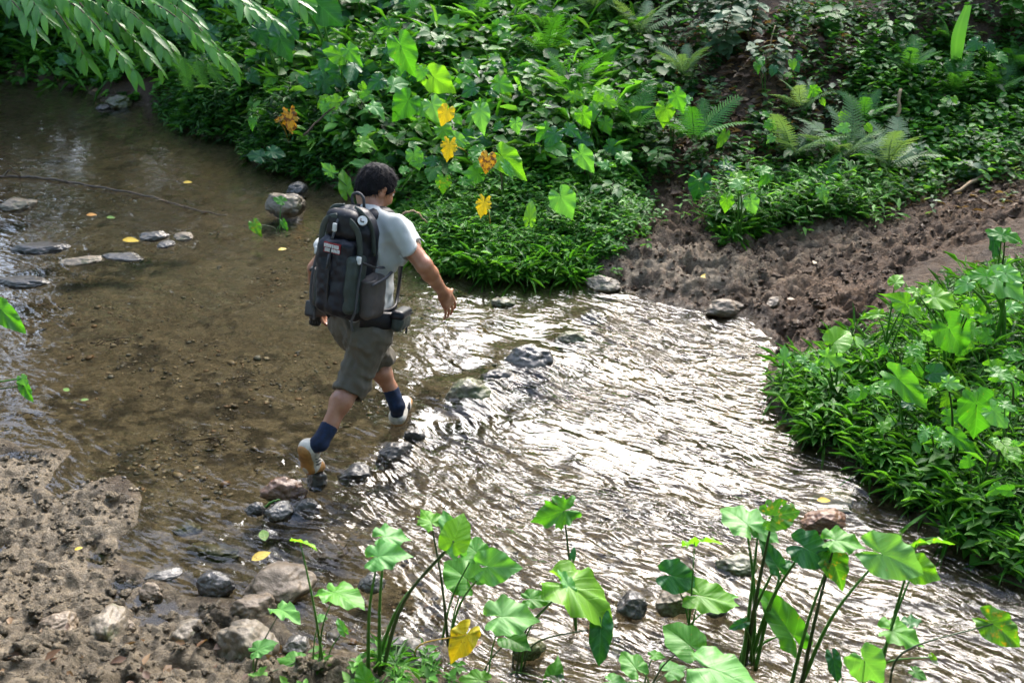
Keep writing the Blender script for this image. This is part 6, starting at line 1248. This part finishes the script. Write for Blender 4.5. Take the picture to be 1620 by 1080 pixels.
M['fl_y'] = mat_leaf('fallen_leaf_yellow', (.55, .36, .02), (.7, .5, .04), .45, .2, .2, .2); M['fl_o'] = mat_leaf('fallen_leaf_orange', (.45, .18, .02), (.55, .26, .05), .5, .2, .2, .2); M['fl_b'] = mat_leaf('fallen_leaf_brown', (.14, .07, .035), (.24, .13, .07), .6, .1, .2, .2); M['fl_p'] = mat_leaf('fallen_leaf_pale', (.38, .30, .20), (.48, .38, .27), .6, .1, .2, .1); M['fl_g'] = mat_leaf('fallen_leaf_green', (.10, .22, .03), (.16, .28, .05), .45, .2, .2, .2, (.4, .3, .03))
for px, py, s, c, turn, lab in [(291, 296, 14, 'y', 20, 'small yellow leaf afloat beyond the fallen branch'), (138, 348, 16, 'o', 10, 'orange leaf on the gravel near the left slab'), (195, 387, 26, 'y', -5, 'long yellow leaf on the flat grey slab'), (441, 404, 14, 'y', 30, 'small yellow leaf left of the backpack'), (421, 866, 34, 'g', 110, 'mottled yellow-green leaf on the wet stones'), (400, 900, 34, 'y', 40, 'narrow yellow leaf on the half-sunk smooth stone'),
   (1286, 424, 16, 'p', 60, 'pale dry leaf on the churned mud'), (1108, 438, 24, 'y', 0, 'yellow-brown leaf flat on the pale mud crust'), (1245, 475, 12, 'p', 0, 'tiny pale leaf in the brown mud'), (452, 330, 10, 'o', 20, 'small orange leaf on the tan midstream boulder'), (170, 352, 14, 'g', -10, 'small green leaf beside the orange leaf in the shallows'), (1555, 805, 34, 'b', 40, 'large brown dry leaf in the right bank herbs'), (265, 1035, 46, 'b', 100, 'curled brown leaf standing in the near mud'), (120, 878, 12, 'y', 30, 'tiny yellow leaf on the near mud'),
   (1290, 805, 22, 'y', 0, 'yellowish leaf stuck on the reddish stone'), (735, 1035, 30, 'b', 20, 'brown dead leaf at the foot of the yellowed taro'), (112, 628, 16, 'g', 150, 'green leaf tip poking from the left pool'), (130, 645, 12, 'g', 20, 'tiny green sprout leaf in the left pool')]:
    P = hit(px, py); P[2] = max(P[2], .012) + .03; m = mpp(P); y = nrmz((math.cos(rad(turn)), math.sin(rad(turn)), .12)); key = 'fl_' + c
    if key + '_m' not in M: M[key + '_m'] = oval_mesh('fallen_leaf', key, .24)
    tag(obj('fallen_leaf', M[key + '_m'], M=leafM(P, y, nrmz((.1, -.35, 1)), s * m)), lab, 'leaf', 'fallen leaves')
# pale lily-like pads at the pool edge
for k, (px, py) in enumerate(((428, 252), (442, 258), (455, 255), (467, 262), (450, 264), (478, 268), (435, 262), (486, 276))):
    P = atz(px, py, .02); obj_ = obj('floating_leaf', taro_data('f', 'taro_pale'), M=leafM(P, (math.cos(k * 1.9), math.sin(k * 1.9), 0.02), (0, 0, 1), 13 * mpp(P))); tag(obj_, 'pale leaf floating flat at the pool edge under the dried leaf', 'leaf', 'floating leaves at the pool edge')

# ------------------------------------------------------------------ the wood behind: closes the view uphill and is mirrored in the pool; unseen trees added for shade
def forest():
    r = np.random.default_rng(12); Vs = []; Fs = []; Cs = []; n = 0; mb = MB()
    spots = [(-13, 17, 9), (-10, 19, 10), (-7.5, 18, 10), (-5.6, 17.5, 10.5), (-3.6, 18, 11), (-4, 21, 11), (-9, 23, 11), (10.5, 15, 6), (13, 12, 6), (-14, 12, 9), (-13, 8, 9)]
    ring = [(-8, -5, 13), (-3, -7, 14), (2, -7.5, 14), (7, -6, 13), (11.5, -2, 12), (13, 4, 11), (-11.5, 2, 12), (-10.5, -2, 12), (-5.5, 1.2, 11), (15, 9, 9), (-3, -13, 15), (4, -13, 15), (10, -9, 14)]  # unseen trees around and behind the camera, added to cut the sky light
    for (x, y, h) in spots + ring:
        z0 = float(base_h(np.array([x]), np.array([y]))[0][0]); mb.tube(smooth_path([(x, y, z0 - .2), (x + r.uniform(-.3, .3), y, z0 + h * .4), (x + r.uniform(-.5, .5), y, z0 + h * .85)], 4), np.linspace(.16, .05, 9), 7)
        k = 1500; u = unit(r.normal(size=(k, 3))) * (r.random((k, 1)) ** .4); cl = r.normal(size=(9, 3)) * .35
        P = np.array([x, y, z0 + h * .62]) + (u * .55 + cl[r.integers(0, 9, k)]) * np.array([2.2, 2.2, h * .36]) * (1.5 if (x, y, h) in ring else 1.0); D = unit(r.normal(size=(k, 3)) + [0, 0, -.4]); Nn = unit(r.normal(size=(k, 3)) + [0, 0, 1]); V, F = leaf_cloud(P, D, Nn, r.uniform(.3, .6, k) * (1.6 if (x, y, h) in ring else 1.0), np.full(k, .36)); C = np.repeat(np.array(DARK)[r.integers(0, 4, k)] * r.uniform(.7, 1.5, (k, 1)), 7, 0)
        Vs.append(V); Fs.append(F + n); Cs.append(C); n += len(V)
    # low trees along the top of the slope, out of view, added to shade it
    for (x, y, h) in ((2.2, 14.6, 2.6), (3.6, 13.9, 2.7), (5.0, 14.2, 2.8), (6.4, 13.8, 2.9), (7.8, 13.4, 3.0), (9.2, 13.0, 3.2), (4.3, 15.4, 2.8), (6.0, 15.4, 3.0), (-3.4, 15.6, 3.4), (-5.4, 16, 4)):
        z0 = float(base_h(np.array([x]), np.array([y]))[0][0]); k = 1300; u = unit(r.normal(size=(k, 3))) * (r.random((k, 1)) ** .4); P = np.array([x, y, z0 + h * .68]) + u * np.array([1.15, 1.0, h * .36]); D = unit(r.normal(size=(k, 3)) + [0, 0, -.4]); Nn = unit(r.normal(size=(k, 3)) + [0, 0, 1])
        mb.tube([(x, y, z0 - .2), (x + .1, y, z0 + h * .4), (x, y, z0 + h * .8)], np.array([.06, .05, .03]), 6); V, F = leaf_cloud(P, D, Nn, r.uniform(.18, .36, k), np.full(k, .36)); Vs.append(V); Fs.append(F + n); Cs.append(np.repeat(np.array(DARK)[r.integers(0, 4, k)] * r.uniform(.6, 1.4, (k, 1)), 7, 0)); n += len(V)
    # brush at the foot of the wood
    k = 9000; x = r.uniform(-14, 12, k); y = r.uniform(14.2, 19, k); z = base_h(x, y)[0]; P = np.stack([x, y, z + r.uniform(0, 1, k) ** 1.3 * 2.2], 1); D = unit(r.normal(size=(k, 3)) + [0, -.6, -.2]); Nn = unit(r.normal(size=(k, 3)) + [0, -.3, 1]); V, F = leaf_cloud(P, D, Nn, r.uniform(.18, .4, k), np.full(k, .34)); C = np.repeat(np.array(DARK)[r.integers(0, 4, k)] * r.uniform(.6, 1.4, (k, 1)), 7, 0); Vs.append(V); Fs.append(F + n); Cs.append(C); n += len(V)
    tv = mb.V(); tf = []
    for f in mb.f:
        for i in range(1, len(f) - 1): tf.append((f[0], f[i], f[i + 1]))
    Vs.append(tv); Fs.append(np.array(tf) + n); Cs.append(np.tile([[.06, .045, .03]], (len(tv), 1)))
    tag(obj('forest', mesh('forest', np.concatenate(Vs), np.concatenate(Fs), M['herb'], False, col=np.concatenate(Cs))), 'dark dense wood closing off the slope behind, with unseen trees added for shade', 'forest', kind='stuff')
forest()
